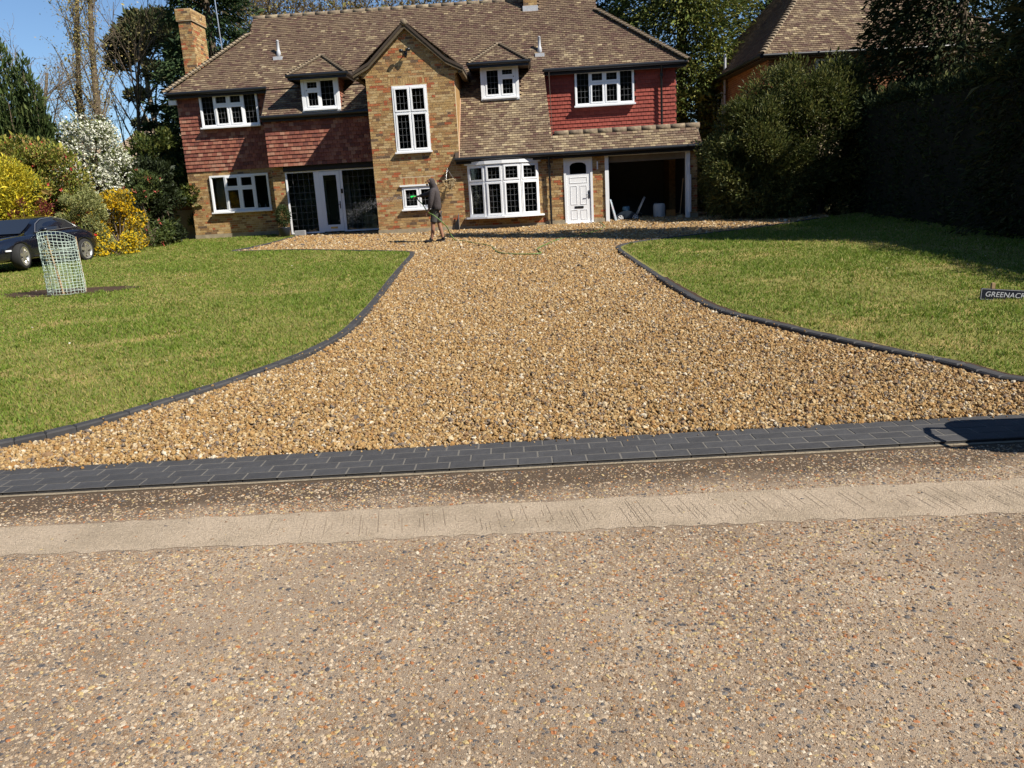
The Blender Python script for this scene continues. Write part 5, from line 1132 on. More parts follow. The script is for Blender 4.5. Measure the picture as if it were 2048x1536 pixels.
def ell(mb, c, r, n=14, k=9, m=0):
    v = []; f = []
    for i in range(k+1):
        a = math.pi*i/k
        for j in range(n): q = 2*math.pi*j/n; v.append((c[0]+r[0]*math.sin(a)*math.cos(q), c[1]+r[1]*math.sin(a)*math.sin(q), c[2]+r[2]*math.cos(a)))
    for i in range(k):
        for j in range(n): f.append((i*n+j, i*n+(j+1) % n, (i+1)*n+(j+1) % n, (i+1)*n+j))
    return mb.add(v, f, m, True)

# ------------------------------------------------------------------ person watering the front of the house
px_, py_, pz_ = -2.95, 21.2, G(-2.9, 21.2)+.018
M_SKIN = mat('skin', (.27, .14, .09), rough=.55, var=.08, scale=20); M_HOOD = mat('hoodie_cloth', (.055, .046, .046), rough=.95, var=.2, scale=14, bump=.6, bscale=26); M_SHORT = mat('shorts_cloth', (.060, .058, .056), rough=.9, var=.2, scale=18, bump=.3, bscale=40); M_SHOE = mat('shoe', (.012, .012, .013), rough=.6, var=.2)
per = empty('person', (px_, py_, pz_), 'person in a dark hooded top and shorts holding a hose', 'person')
q = lambda x, y, z, r, r2=None: (px_+x, py_+y, pz_+z, r, r2 or r)
B = [q(.15, 0, .88, .12, .14), q(.155, 0, 1.05, .11, .13), q(.15, 0, 1.25, .12, .15), q(.13, 0, 1.42, .08, .1), q(.10, 0, 1.50, .052), q(.03, 0, 1.60, .086, .078), q(.045, 0, 1.67, .06, .06),
     q(.13, -.17, 1.38, .055), q(.075, -.22, 1.10, .042), q(.0, -.20, .90, .032), q(-.06, -.19, .80, .030),
     q(.12, .17, 1.38, .055), q(-.10, .24, 1.27, .042), q(-.30, .23, 1.24, .030), q(-.37, .23, 1.23, .030),
     q(.12, -.09, .82, .085), q(.055, -.10, .48, .058), q(.05, -.10, .36, .060), q(-.01, -.10, .10, .036), q(-.03, -.10, .045, .035), q(-.17, -.11, .03, .026),
     q(.18, .09, .82, .085), q(.20, .10, .48, .058), q(.225, .10, .36, .060), q(.275, .10, .10, .036), q(.27, .10, .045, .035), q(.13, .11, .03, .026)]
E_ = [(0, 1), (1, 2), (2, 3), (3, 4), (4, 5), (5, 6), (2, 7), (7, 8), (8, 9), (9, 10), (2, 11), (11, 12), (12, 13), (13, 14), (0, 15), (15, 16), (16, 17), (17, 18), (18, 19), (19, 20), (0, 21), (21, 22), (22, 23), (23, 24), (24, 25), (25, 26)]
body = skin('body', B, E_, 0, 2, [M_SKIN])
hb = MB()
def hand(w, f, dn):
    """five curled fingers round the hose; w wrist/palm centre, f forward, dn curl direction"""
    w, f, dn = Vector(w), Vector(f).normalized(), Vector(dn).normalized(); sd = f.cross(dn).normalized()
    for i, (o, L) in enumerate(((-.032, .06), (-.011, .072), (.011, .068), (.031, .055))):
        b = w+f*.03+sd*o; hb.tube([b, b+f*L*.45, b+f*L*.6+dn*L*.4, b+f*L*.3+dn*L*.75], [.0095, .009, .0085, .007], 6)
    b = w+sd*-.035+f*.0; hb.tube([b, b+f*.03+sd*-.02, b+f*.055+dn*.02+sd*-.005], [.011, .0105, .008], 6)
hand(B[10][:3], (-.6, 0, -.5), (.3, .4, -.6)); hand(B[14][:3], (-1, 0, -.1), (.1, -.3, -1))
hm = hb.mesh('hands', M_SKIN)
hd = MB(); fx, fz = px_+.025, pz_+1.595     # nose, brow, chin, ears on the same body mesh
ell(hd, (fx-.088, py_, fz-.012), (.020, .014, .024)); ell(hd, (fx-.066, py_-.03, fz+.022), (.014, .020, .01)); ell(hd, (fx-.066, py_+.03, fz+.022), (.014, .02, .01)); ell(hd, (fx-.06, py_, fz-.075), (.030, .032, .024)); ell(hd, (fx+.01, py_-.078, fz-.005), (.02, .012, .03)); ell(hd, (fx+.01, py_+.078, fz-.005), (.02, .012, .03))
hd.box(fx-.083, fx-.074, py_-.022, py_+.022, fz-.055, fz-.049)
hm2 = hd.mesh('face', M_SKIN)
bmj = bmesh.new()
for me_ in (body, hm, hm2): bmj.from_mesh(me_)
bmj.to_mesh(body); bmj.free(); link('body', body, per)
H = [q(.155, 0, .80, .155, .175), q(.155, 0, .98, .155, .18), q(.165, 0, 1.20, .155, .19), q(.15, 0, 1.40, .12, .15), q(.13, -.20, 1.37, .085), q(.075, -.245, 1.12, .075), q(.045, -.235, 1.02, .07), q(.01, -.21, .90, .052), q(.12, .20, 1.37, .085), q(-.08, .25, 1.27, .070), q(-.18, .245, 1.255, .064), q(-.29, .235, 1.24, .045), q(.105, 0, 1.52, .105, .10), q(.082, 0, 1.61, .112, .105), q(.085, 0, 1.685, .075, .075)]
hm3 = skin('hoodie', H, [(0, 1), (1, 2), (2, 3), (2, 4), (4, 5), (5, 6), (6, 7), (2, 8), (8, 9), (9, 10), (10, 11), (3, 12), (12, 13), (13, 14)], 0, 2, [M_HOOD])
for p in hm3.polygons: p.use_smooth = True
link('hoodie', hm3, per)
S = [q(.155, 0, .88, .135, .15), q(.13, -.095, .78, .105, .10), q(.085, -.10, .58, .102, .095), q(.075, -.10, .51, .10, .095), q(.18, .095, .78, .105, .10), q(.195, .10, .58, .10, .095), q(.20, .10, .51, .10, .095)]
link('shorts', skin('shorts', S, [(0, 1), (1, 2), (2, 3), (0, 4), (4, 5), (5, 6)], 0, 2, [M_SHORT]), per)
for sx, sy in ((-.03, -.10), (.27, .10)):
    s = MB(); ell(s, (px_+sx-.075, py_+sy, pz_+.045), (.125, .050, .05)); ell(s, (px_+sx+.005, py_+sy, pz_+.09), (.052, .045, .065)); s.box(px_+sx-.19, px_+sx+.05, py_+sy-.045, py_+sy+.045, pz_-.012, pz_+.012)
    s.build('shoe', M_SHOE, per)
# spray gun and hose
M_GREEN = mat('green_plastic', (.02, .55, .10), rough=.4, var=.05); M_HOSE = mat('hose_rubber', (.10, .17, .045), rough=.45, var=.15); 
gun = empty('spray_gun', (px_-.40, py_+.23, pz_+1.22), 'bright green spray nozzle in the hand of the person', 'nozzle')
gx, gy, gz_ = px_-.40, py_+.23, pz_+1.235
MB().tube([(gx+.02, gy, gz_), (gx-.06, gy, gz_+.005), (gx-.10, gy, gz_-.005), (gx-.125, gy, gz_-.015)], [.016, .020, .030, .036], 10).build('nozzle_head', M_GREEN, gun)
MB().tube([(gx+.02, gy, gz_), (gx+.055, gy-.02, gz_-.07), (gx+.07, gy-.03, gz_-.11)], [.017, .016, .015], 8).build('grip', M_BLACK, gun)
hp_ = [(gx+.07, gy-.03, gz_-.11), (px_-.20, py_+.05, pz_+1.02), (px_-.05, py_-.15, pz_+.82), (px_+.15, py_-.30, pz_+.70), (px_+.42, py_-.2, pz_+.42), (px_+.48, py_+.1, pz_+.20), (px_+.62, py_+.0, pz_+.04)]
gr_ = [(-2.10, 20.9), (-1.75, 20.1), (-1.26, 18.95), (-1.0, 17.4), (-.70, 16.85), (-.30, 16.6), (-.05, 16.7), (-.12, 17.7), (.15, 18.9), (.44, 19.9), (1.2, 21.2), (1.75, 22.8), (1.85, 24.4), (1.83, 25.3)]
hose_pts = catmull([*hp_, *[(x, y, G(x, y)+.048) for x, y in gr_]], .05)
tag(MB().tube([tuple(p) for p in hose_pts], .0140, 6).build('garden_hose', M_HOSE), 'green garden hose snaking over the gravel from the person', 'hose')
r = np.random.default_rng(5); n = 1500; t = r.random(n)**.75; A = np.array([gx-.13, gy, gz_-.02]); dv = np.array([-2.3, 1.7, .15])
P = A+dv*t[:, None]; P[:, 2] -= .62*t*t; P += r.normal(0, 1, (n, 3))*(.012+.11*t)[:, None]
D = np.tile(dv, (n, 1)); D[:, 2] -= 1.2*t; M_WATER = mat('water_drops', (.80, .84, .86), rough=.1, var=0, trans=.5)
tag(link('water_spray', leaf_mesh('water_spray', P, D+r.normal(0, .2, (n, 3)), r.normal(0, 1, (n, 3)), .018, .22, [(.8, .84, .86)], M_WATER, r)), 'fine water spray jetting from the green nozzle', 'water', kind='stuff')

# ------------------------------------------------------------------ small things at the house
cam_e = empty('security_camera', (-3.93, YF-.1, 6.15), 'black twin floodlight camera high on the brick gable', 'camera')
MB().box(-4.0, -3.88, YF-.03, YF-.009, 6.08, 6.20).build('wall_plate', M_BLACK, cam_e)
MB().tube([(-3.94, YF-.03, 6.14), (-3.94, YF-.14, 6.15), (-4.0, YF-.20, 6.17)], .018, 6).tube([(-3.94, YF-.14, 6.15), (-3.86, YF-.18, 6.19)], .015, 6).build('arm', M_BLACK, cam_e)
MB().lathe([(0, -4.10), (.05, -4.09), (.055, -4.02), (.03, -3.98), (0, -3.98)], (0, YF-.22, 6.17), 'x', 10).build('lamp', M_BLACK, cam_e); MB().lathe([(0, -3.90), (.035, -3.90), (.05, -3.82), (.05, -3.77), (0, -3.77)], (0, YF-.2, 6.20), 'x', 10).build('lamp', M_BLACK, cam_e)
MB().lathe([(0, 5.98), (.03, 5.99), (.045, 6.05), (.045, 6.11), (0, 6.12)], (-3.92, YF-.14, 0), n=10).build('lens_dome', M_BLACK, cam_e)
hk = empty('hanging_basket', (-2.86, YF-.25, 2.0), 'empty wire hanging basket with straw liner beside the bay window', 'basket'); M_STRAW = mat('straw', (.42, .33, .19), rough=.95, var=.3, scale=30)
bx, by = -2.88, YF-.27
MB().tube([(bx-.02, YF-.012, 2.20), (bx-.02, YF-.012, 2.68)], .012, 6).tube([(bx-.02, YF-.012, 2.64), (bx, by, 2.66)], .01, 6).tube([(bx-.02, YF-.012, 2.30), (bx, by+.03, 2.64)], .008, 6).build('bracket', M_BLACK, hk)
b = MB(); rim = [(bx+.19*math.cos(a), by+.19*math.sin(a), 2.30+.02*math.cos(a)) for a in np.linspace(0, 2*math.pi, 17)]; b.tube(rim, .009, 5, cap=False)
for a in np.linspace(0, 2*math.pi, 11)[:-1]: b.tube([(bx+.19*math.cos(a), by+.19*math.sin(a), 2.30), (bx+.11*math.cos(a+.3), by+.11*math.sin(a+.3), 2.14), (bx+.05, by, 2.0)], .006, 5)
b.build('wire_cone', M_STRAW, hk)
b = MB()
for a in (0.3, 2.4, 4.5): b.tube([(bx+.19*math.cos(a), by+.19*math.sin(a), 2.30), (bx, by, 2.64)], .006, 4)
b.build('chain', M_STEEL, hk); r = np.random.default_rng(8); n = 420
a = r.uniform(-1.6, 1.2, n); t = r.random(n); rr = .05+.14*t; P = np.c_[bx+.04+rr*np.cos(a), by+rr*np.sin(a)*.8, 2.02+.30*t+r.normal(0, .02, n)]
link('liner', leaf_mesh('liner', P, r.normal(0, 1, (n, 3))+np.array([0, 0, -.4]), r.normal(0, 1, (n, 3)), .06, .2, [(.45, .36, .22), (.33, .25, .14), (.55, .46, .30)], M_LEAF, r), hk)
hk2 = empty('hanging_basket', (-5.85, 27.75, 2.2), 'pointed wicker basket hanging inside the glazed porch', 'basket')
MB().lathe([(0, 2.12), (.05, 2.2), (.11, 2.35), (.16, 2.52), (.165, 2.54), (.13, 2.52)], (-5.85, 27.7, 0), n=12).build('wicker_cone', mat('wicker', (.30, .20, .10), rough=.9, var=.35, scale=40), hk2); MB().tube([(-5.99, 27.7, 2.53), (-5.85, 27.7, 2.80), (-5.71, 27.7, 2.53)], .006, 5).tube([(-5.85, 27.7, 2.80), (-5.85, 27.7, 2.99)], .005, 5).build('chain', M_STEEL, hk2)
lb = empty('leaning_board', (-2.72, YF-.15, .7), 'narrow pointed black board leaning on the wall behind the person', 'board')
MB().prism([(-2.80, .70), (-2.66, .70), (-2.64, 1.0), (-2.655, 1.22), (-2.68, 1.10), (-2.74, 1.0), (-2.79, .85)], YF-.10, YF-.06).build('panel', M_FASCIA, lb); MB().tube([(-2.645, YF-.12, .70), (-2.64, YF-.09, 1.25)], .012, 6).build('edge_rail', M_STEEL, lb)
alb = tag(MB().bev(-12.66, -12.40, YB-.14, YB-.03, 5.40, 5.56, .015).build('alarm_box', M_UPVC), 'small white alarm box under the eaves at the house corner', 'alarm box')
tp = empty('potted_shrub', (-8.75, 26.75, .75), 'small clipped evergreen in a dark pot beside the porch', 'plant')
MB().lathe([(0, .74), (.15, .74), (.2, 1.08), (.21, 1.10), (.17, 1.09), (0, 1.05)], (-8.75, 26.75, 0), n=16).build('pot', mat('glazed_pot', (.02, .025, .035), rough=.3, var=.1), tp)
r = np.random.default_rng(6); n = 2600; dv = norm(r.normal(0, 1, (n, 3))); P = np.array([-8.75, 26.75, 1.48])+dv*np.array([.23, .23, .36])*r.uniform(.6, 1.05, (n, 1))
link('foliage', leaf_mesh('foliage', P, dv+r.normal(0, .5, (n, 3)), dv, .045, .5, [(.03, .05, .015), (.05, .07, .02)], M_LEAF, r), tp); trunk_part(tp, [((-8.75, 26.75, 1.0), (-8.75, 26.75, 1.4), .02, .015)], name='stem')
sp_ = empty('white_pot', (-8.3, 26.95, .8), 'low pale block standing in for a reflection beside the clipped evergreen', 'trough'); MB().bev(-8.45, -8.10, 26.85, 27.02, .79, .96, .01).build('box', mat('trough_grey', (.25, .25, .25), var=.1), sp_)  # pale block takes the place of a whitish reflection at the porch

# ---- in the open garage
mw = empty('lawn_mower', (2.75, 26.1, .7), 'dark lawn mower with pale hubcaps in the garage mouth', 'mower'); M_MOW = mat('mower_shell', (.02, .03, .045), rough=.4, var=.1)
MB().prism([(2.42, .80), (3.02, .78), (3.08, .88), (2.98, .98), (2.80, 1.04), (2.58, 1.00), (2.44, .90)], 25.95, 26.4).build('deck', M_MOW, mw)
MB().lathe([(0, 1.0), (.12, 1.0), (.12, 1.14), (.08, 1.17), (0, 1.17)], (2.76, 26.18, 0), n=14).build('engine', mat('engine_blue', (.10, .22, .33), rough=.4, var=.1), mw)
for wx, wy in ((2.55, 25.93), (3.03, 25.93), (2.55, 26.42), (3.03, 26.42)):
    wh = MB().lathe([(.05, wy-.025), (.10, wy-.025), (.105, wy), (.10, wy+.025), (.05, wy+.025)], (wx, 0, .805), 'y', 18).build('wheel', M_TYRE, mw)
    hb_ = MB().lathe([(0, wy-.028), (.022, wy-.03), (.022, wy-.02)], (wx, 0, .805), 'y', 10).lathe([(.075, wy-.027), (.088, wy-.027)], (wx, 0, .805), 'y', 18)
    for k in range(5): a = k*1.2566; hb_.tube([(wx, wy-.026, .805), (wx+.08*math.cos(a), wy-.026, .805+.08*math.sin(a))], .013, 5)
    hb_.build('hubcap', M_UPVC, wh)
MB().tube([(3.06, 25.98, .82), (3.36, 26.0, 1.42)], .013, 6).tube([(3.06, 26.34, .82), (3.36, 26.36, 1.42)], .013, 6).tube([(3.36, 26.0, 1.42), (3.36, 26.36, 1.42)], .013, 6).build('handle', M_STEEL, mw)
bk_ = empty('golf_trolley', (3.25, 26.5, .7), 'folded metal trolley frame standing behind the mower handle', 'trolley')
MB().tube([(3.12, 26.5, .78), (3.40, 26.55, 1.45)], .018, 6).tube([(3.14, 26.45, .95), (3.34, 26.7, .9)], .012, 6).build('frame', M_STEEL, bk_); MB().lathe([(.06, 26.44), (.11, 26.44), (.11, 26.47), (.06, 26.47)], (3.18, 0, .815), 'y', 16).build('wheel', M_TYRE, bk_)
dm_ = empty('plastic_drum', (3.88, 26.5, .7), 'white plastic drum on the garage floor', 'drum'); M_DRUM = mat('milky_plastic', (.55, .56, .55), rough=.5, var=.05)
MB().lathe([(0, .70), (.18, .70), (.195, .74), (.2, 1.12), (.17, 1.2), (0, 1.2)], (3.88, 26.5, 0), n=18).build('barrel', M_DRUM, dm_); MB().lathe([(.06, 1.2), (.06, 1.25), (0, 1.25)], (3.80, 26.5, 0), n=10).build('cap', M_BLACK, dm_)
ob = empty('cardboard_box', (4.22, 26.6, .7), 'orange-brown box beside the white drum', 'box'); MB().bev(4.10, 4.40, 26.45, 26.8, .70, .98, .005).build('carton', mat('card', (.36, .17, .05), rough=.9, var=.15), ob); MB().box(4.10, 4.25, 26.43, 26.60, .981, .986).build('flap', mat('card', (.36, .17, .05)), ob)
pk_ = empty('leaning_plank', (2.40, 25.6, .7), 'pale blue and pink plank leaning in the garage doorway', 'plank'); MB().prism([(2.36, .70), (2.44, .70), (2.24, 1.42), (2.19, 1.42)], 25.66, 25.69).build('board', mat('plank_paint', (.38, .50, .58), rough=.6, var=.1, color2=(.50, .36, .40), c2scale=1.5), pk_)
MB().prism([(2.375, .74), (2.39, .74), (2.225, 1.38), (2.21, 1.38)], 25.654, 25.6595).build('stripe', M_UPVC, pk_)
br_ = empty('broom', (4.45, 25.75, .7), 'wooden broom handle leaning at the garage jamb', 'broom'); MB().tube([(4.42, 25.72, .80), (4.54, 25.78, 1.95)], .013, 6).build('handle', M_WOOD, br_); MB().bev(4.34, 4.50, 25.68, 25.76, .70, .80, .01).build('head', M_STRAW, br_)
sh = empty('garage_shelf', (3.7, 30.3, 2.1), 'shelf on the back wall of the garage', 'shelf'); MB().box(3.1, 4.6, 30.15, 30.48, 2.12, 2.15).build('board', M_WOOD, sh); MB().box(3.2, 3.23, 30.2, 30.48, 1.95, 2.119).build('bracket', M_STEEL, sh)
for i, (x, hh, rr, c, lab) in enumerate([(3.55, .30, .05, (.45, .30, .22), 'slim pinkish jar, leftmost on the garage shelf'), (3.68, .30, .05, (.42, .29, .21), 'slim pinkish jar, second on the garage shelf'), (3.84, .33, .055, (.48, .36, .26), 'taller pale jar beside the blue carton on the shelf')]):
    e = empty('jar', (x, 30.3, 2.15), lab, 'jar', 'jars on the garage shelf'); MB().lathe([(0, 2.152), (rr, 2.152), (rr, 2.15+hh*.8), (rr*.6, 2.15+hh*.86)], (x, 30.3, 0), n=12).build('glass_body', mat('jar%d' % i, c, var=.1), e); MB().lathe([(rr*.65, 2.15+hh*.861), (rr*.65, 2.15+hh), (0, 2.15+hh)], (x, 30.3, 0), n=12).build('lid', M_BLACK, e)
e = empty('carton', (4.2, 30.3, 2.15), 'blue printed carton on the garage shelf', 'carton'); MB().bev(3.98, 4.45, 30.2, 30.42, 2.152, 2.40, .004).build('sleeve', mat('blue_card', (.06, .22, .30), var=.2), e); MB().box(4.02, 4.30, 30.196, 30.199, 2.28, 2.34).build('print_band', M_UPVC, e)

# ------------------------------------------------------------------ name sign
sg = empty('name_sign', (5.2, 8.95, G(5.2, 8.95)), 'low black name sign lettered GREENACRES at the lawn edge', 'sign')
T = Matrix.Translation((4.875, 8.93, .245)) @ Matrix.Rotation(R(-7), 4, 'Z') @ Matrix.Rotation(R(5.5), 4, 'Y') @ Matrix.Rotation(R(-8), 4, 'X')
def sput(nm, mb, m):
    me = mb.mesh(nm, m) if isinstance(mb, MB) else mb
    me.transform(T); return link(nm, me, sg)
sput('board', MB().box(0, .72, 0, .018, -.065, .065), mat('slate_board', (.012, .014, .022), rough=.35, var=.1))
sput('border', MB().box(.006, .714, -.0012, -.0002, .056, .0595).box(.006, .714, -.0012, -.0002, -.0595, -.056).box(.006, .0095, -.0012, -.0002, -.056, .056).box(.7105, .714, -.0012, -.0002, -.056, .056), mat('sign_white', (.42, .43, .46), var=0))
tx = bpy.data.curves.new('lettering', 'FONT'); tx.body = 'GREENACRES'; tx.size = .080; tx.extrude = .0006; tx.align_x = 'LEFT'; tx.align_y = 'CENTER'; tx.space_character = 1.02; tx.shear = .18
to = bpy.data.objects.new('lettering', tx); COL.objects.link(to); bpy.context.view_layer.update(); tm = bpy.data.meshes.new_from_object(to.evaluated_get(bpy.context.evaluated_depsgraph_get())); bpy.data.objects.remove(to)
tm.transform(Matrix.Translation((.045, -.0015, 0)) @ Matrix.Rotation(R(90), 4, 'X')); tm.materials.clear(); tm.materials.append(MATS['sign_white']); sput('lettering', tm, None)
for x in (.14, .60):
    z = G(5, 9); p = T @ Vector((x, .03, 0)); MB().bev(p.x-.018, p.x+.018, p.y-.005, p.y+.03, z-.1, .36+(x-.14)*-.05, .004).build('stake', M_WOOD, sg)

# ------------------------------------------------------------------ tree guard and sapling
gd = empty('tree_guard', (-8.78, 14.0, G(-8.8, 14)), 'cylinder of pale green plastic netting round the young tree', 'tree guard'); M_NET = mat('net_plastic', (.50, .60, .53), rough=.45, var=.15, scale=3)
gm = MB(); gz0 = G(-8.8, 14)+.05; Rr = .305; NH, NV = 19, 30; r = np.random.default_rng(4); jit = r.normal(0, .0045, (NH+1, NV, 3))
def gpt(i, j):
    z = i/NH; a = 2*math.pi*(j % NV)/NV; rr = Rr*(1+.06*math.sin(a*2+1+z*2)+.05*z); jz = jit[i, j % NV]
    tilt = .10*z*math.cos(a-2.6) if z > .8 else 0
    return (-8.74-.01*z+rr*math.cos(a)+jz[0], 14.0+rr*math.sin(a)*.92+jz[1], gz0+1.02*z+jz[2]+tilt)
for i in range(NH+1): gm.tube([gpt(i, j) for j in range(NV+1)], .0036, 4, cap=False)
for j in range(NV): gm.tube([gpt(i, j) for i in range(NH+1)], .0036, 4, cap=False)
gm.build('netting', M_NET, gd); MB().tube([(-8.45, 14.12, gz0-.1), (-8.47, 14.12, gz0+1.0)], .012, 6).build('cane', M_WOOD, gd)
sapl = empty('sapling', (-8.85, 13.98, gz0), 'thin young tree stem tied inside the netting guard', 'tree')
trunk_part(sapl, [((-8.78, 13.95, gz0-.02), (-8.84, 13.95, gz0+.45), .022, .018), ((-8.84, 13.95, gz0+.45), (-8.90, 13.96, gz0+.90), .018, .010), ((-8.90, 13.96, gz0+.90), (-8.91, 13.97, gz0+1.05), .010, .004)], mat('sapling_bark', (.36, .24, .13), rough=.9, var=.2))
r = np.random.default_rng(3); n = 46; P = np.c_[-8.9+r.normal(0, .06, n), 13.96+r.normal(0, .06, n), gz0+r.uniform(.5, 1.05, n)]; link('crown', leaf_mesh('crown', P, r.normal(0, 1, (n, 3)), r.normal(0, 1, (n, 3)), .05, .5, [(.3, .25, .1), (.2, .2, .07)], M_LEAF, r), sapl)

# ------------------------------------------------------------------ parked sports car (local: +x forward, +y left)
M_PAINT = mat('navy_paint', (.004, .005, .010), rough=.22, var=0, spec=.6, coat=1.0); M_RIM = mat('alloy', (.62, .60, .56), rough=.3, var=.08, metal=.85); M_LAMP = glass('lamp_glass', (.8, .85, .9)); M_TRIM = mat('car_trim', (.01, .01, .01), rough=.5, var=.1)
car = empty('sports_car', (-13.57, 20.38, G(-13.5, 20.4)+.045), 'dark navy sports coupe parked on the lawn by the shrubs', 'car', rz=math.atan2(-2.16, -.18))
ST = [(2.20, .46, .44, .50, .26), (2.12, .56, .54, .66, .20), (1.95, .63, .64, .76, .18), (1.65, .69, .73, .83, .18), (1.28, .75, .80, .875, .19), (.85, .82, .82, .88, .20), (.4, .88, .86, .865, .20), (-.1, .92, .88, .865, .20), (-.6, .94, .90, .885, .20), (-1.05, .92, .915, .925, .20), (-1.40, .88, .88, .93, .22), (-1.65, .80, .80, .87, .28), (-1.83, .68, .68, .77, .36), (-1.90, .58, .56, .64, .42)]
V = []; F = []; PR = 9
for (x, zt, zs, w_, zb) in ST:
    half = [(0, zb), (w_*.86, zb), (w_*.97, zb+.07), (w_, zb+(zs-zb)*.45), (w_*.985, zb+(zs-zb)*.72), (w_*.93, zs-.03), (w_*.80, zs+.012), (w_*.45, (zt+zs)/2+.012), (0, zt)]
    for y, z in half: V.append((x, y, z))
    for y, z in half[-2:0:-1]: V.append((x, -y, z))
NP = 2*PR-2
for i in range(len(ST)-1):
    for j in range(NP): F.append((i*NP+j, i*NP+(j+1) % NP, (i+1)*NP+(j+1) % NP, (i+1)*NP+j))
F.append(tuple(range(NP))); F.append(tuple(range((len(ST)-1)*NP, len(ST)*NP)))
me = MB().add(V, F, 0, True).mesh('car_body', M_PAINT); tmp = bpy.data.objects.new('tmp', me); COL.objects.link(tmp); tmp.modifiers.new('s', 'SUBSURF').levels = 2
cut = MB()
for ax in (1.27, -1.08):
    for sy in (-1, 1): cut.lathe([(0, sy*.62), (.345, sy*.62), (.345, sy*1.1), (0, sy*1.1)], (ax, 0, .31), 'y', 28)
co = bpy.data.objects.new('cut', cut.mesh('cut', M_TRIM)); COL.objects.link(co); bo = tmp.modifiers.new('b', 'BOOLEAN'); bo.object = co; bo.operation = 'DIFFERENCE'; bo.solver = 'EXACT'
bpy.context.view_layer.update(); bod = bpy.data.meshes.new_from_object(tmp.evaluated_get(bpy.context.evaluated_depsgraph_get())); bpy.data.objects.remove(tmp); bpy.data.objects.remove(co)
bod.materials.clear(); bod.materials.append(M_PAINT); bod.materials.append(M_TRIM)
for p in bod.polygons: p.use_smooth = True
link('body', bod, car, True)
# cabin: lofted shell with glass set into it
CS = [(.92, .80, .62, .84), (.62, .98, .60, .86), (.25, 1.19, .56, .88), (-.05, 1.275, .54, .89), (-.4, 1.295, .535, .90), (-.8, 1.25, .53, .90), (-1.2, 1.13, .52, .90), (-1.5, .98, .50, .87), (-1.72, .82, .45, .78)]
V = []; F = []
for (x, zt, wt, zb) in CS:
    wb = .74 if x > -1.4 else .66; k = max(0, zt-zb)
    pr = [(wb, zb-.04), (wb-.03, zb+k*.25), (wt+(wb-wt)*.28, zb+k*.72), (wt*.86, zt-.03*min(1, k*4)), (wt*.45, zt), (0, zt+.006)]
    V += [(x, y, z) for y, z in pr]+[(x, -y, z) for y, z in pr[-2::-1]]
NC = 11
for i in range(len(CS)-1):
    for j in range(NC-1): F.append((i*NC+j, i*NC+j+1, (i+1)*NC+j+1, (i+1)*NC+j))
me = MB().add(V, F, 0, True).mesh('cabin', M_PAINT); tmp = bpy.data.objects.new('tmp', me); COL.objects.link(tmp); tmp.modifiers.new('s', 'SUBSURF').levels = 2; bpy.context.view_layer.update(); cab = bpy.data.meshes.new_from_object(tmp.evaluated_get(bpy.context.evaluated_depsgraph_get())); bpy.data.objects.remove(tmp)
link('cabin', cab, car, True)
def cside(x, t, sy, o=.008):       # point on the cabin flank at height fraction t
    xs_c = [c[0] for c in CS][::-1]; f = lambda i: np.interp(x, xs_c, [c[i] for c in CS][::-1]); zt, wt, zb = f(1), f(2), f(3); wb = .74; k = zt-zb; z = zb+k*t; y = np.interp(t, [0, .25, .72, 1.0], [wb, wb-.03, wt+(wb-wt)*.28, wt*.86])
    return (x, sy*(y+o), z)
for sy in (-1, 1):
    win = [cside(x, t, sy) for x, t in ((.52, .10), (.22, .10), (-.1, .10), (-.38, .10))]+[cside(x, t, sy) for x, t in ((-.38, .80), (-.1, .80), (.10, .80), (.32, .70))]
    MB().add(win, [(0, 1, 2, 5, 6, 7), (2, 3, 4, 5)]).build('side_window', M_CARGLASS2, car, True)
    q_ = [cside(x, t, sy) for x, t in ((-.45, .10), (-.75, .12), (-1.02, .22), (-.78, .66), (-.45, .79))]
    MB().add(q_, [(0, 1, 2, 3, 4)]).build('quarter_window', M_CARGLASS2, car, True)
    tr_ = [cside(x, t, sy, .014) for x, t in ((.58, .08), (.34, .78), (.08, .87), (-.38, .88), (-.80, .74), (-1.1, .2), (-.4, .06), (.58, .08))]
    MB().tube(tr_, .010, 5, cap=False).build('window_trim', M_STEEL, car, True)
    m_ = MB(); ell(m_, (.50, sy*.92, .93), (.06, .11, .065)); m_.tube([(.5, sy*.80, .88), (.5, sy*.88, .92)], .02, 6); m_.build('door_mirror', M_PAINT, car, True)
    hl = MB(); ell(hl, (1.90, sy*.60, .615), (.17, .115, .10)); hd_ = hl.build('headlight', M_LAMPBODY, car, True); l2 = MB(); ell(l2, (1.95, sy*.615, .625), (.075, .075, .07)); l2.build('reflector', M_RIM, hd_, True)
    MB().box(1.62, 1.80, sy*.838-.01, sy*.838+.01, .455, .49).build('side_marker', M_UPVC, car, True)
    ta = MB(); ell(ta, (-1.79, sy*.64, .68), (.12, .16, .055)); ta.build('tail_light', mat('tail_red', (.30, .015, .01), rough=.2, var=0), car, True)
    MB().tube([(-.30, sy*.90, .72), (-.48, sy*.905, .725)], .014, 6).build('door_handle', M_PAINT, car, True)
def cflank(x, sy, o=.004):
    xs_c = [c[0] for c in ST][::-1]; f = lambda i: float(np.interp(x, xs_c, [c[i] for c in ST][::-1])); zs, w_, zb = f(2), f(3), f(4)
    return [(x, sy*(w_*.955+o), zb+.09), (x, sy*(w_*.985+o), zb+(zs-zb)*.45), (x, sy*(w_*.965+o), zb+(zs-zb)*.72), (x, sy*(w_*.90+o), zs-.02)]
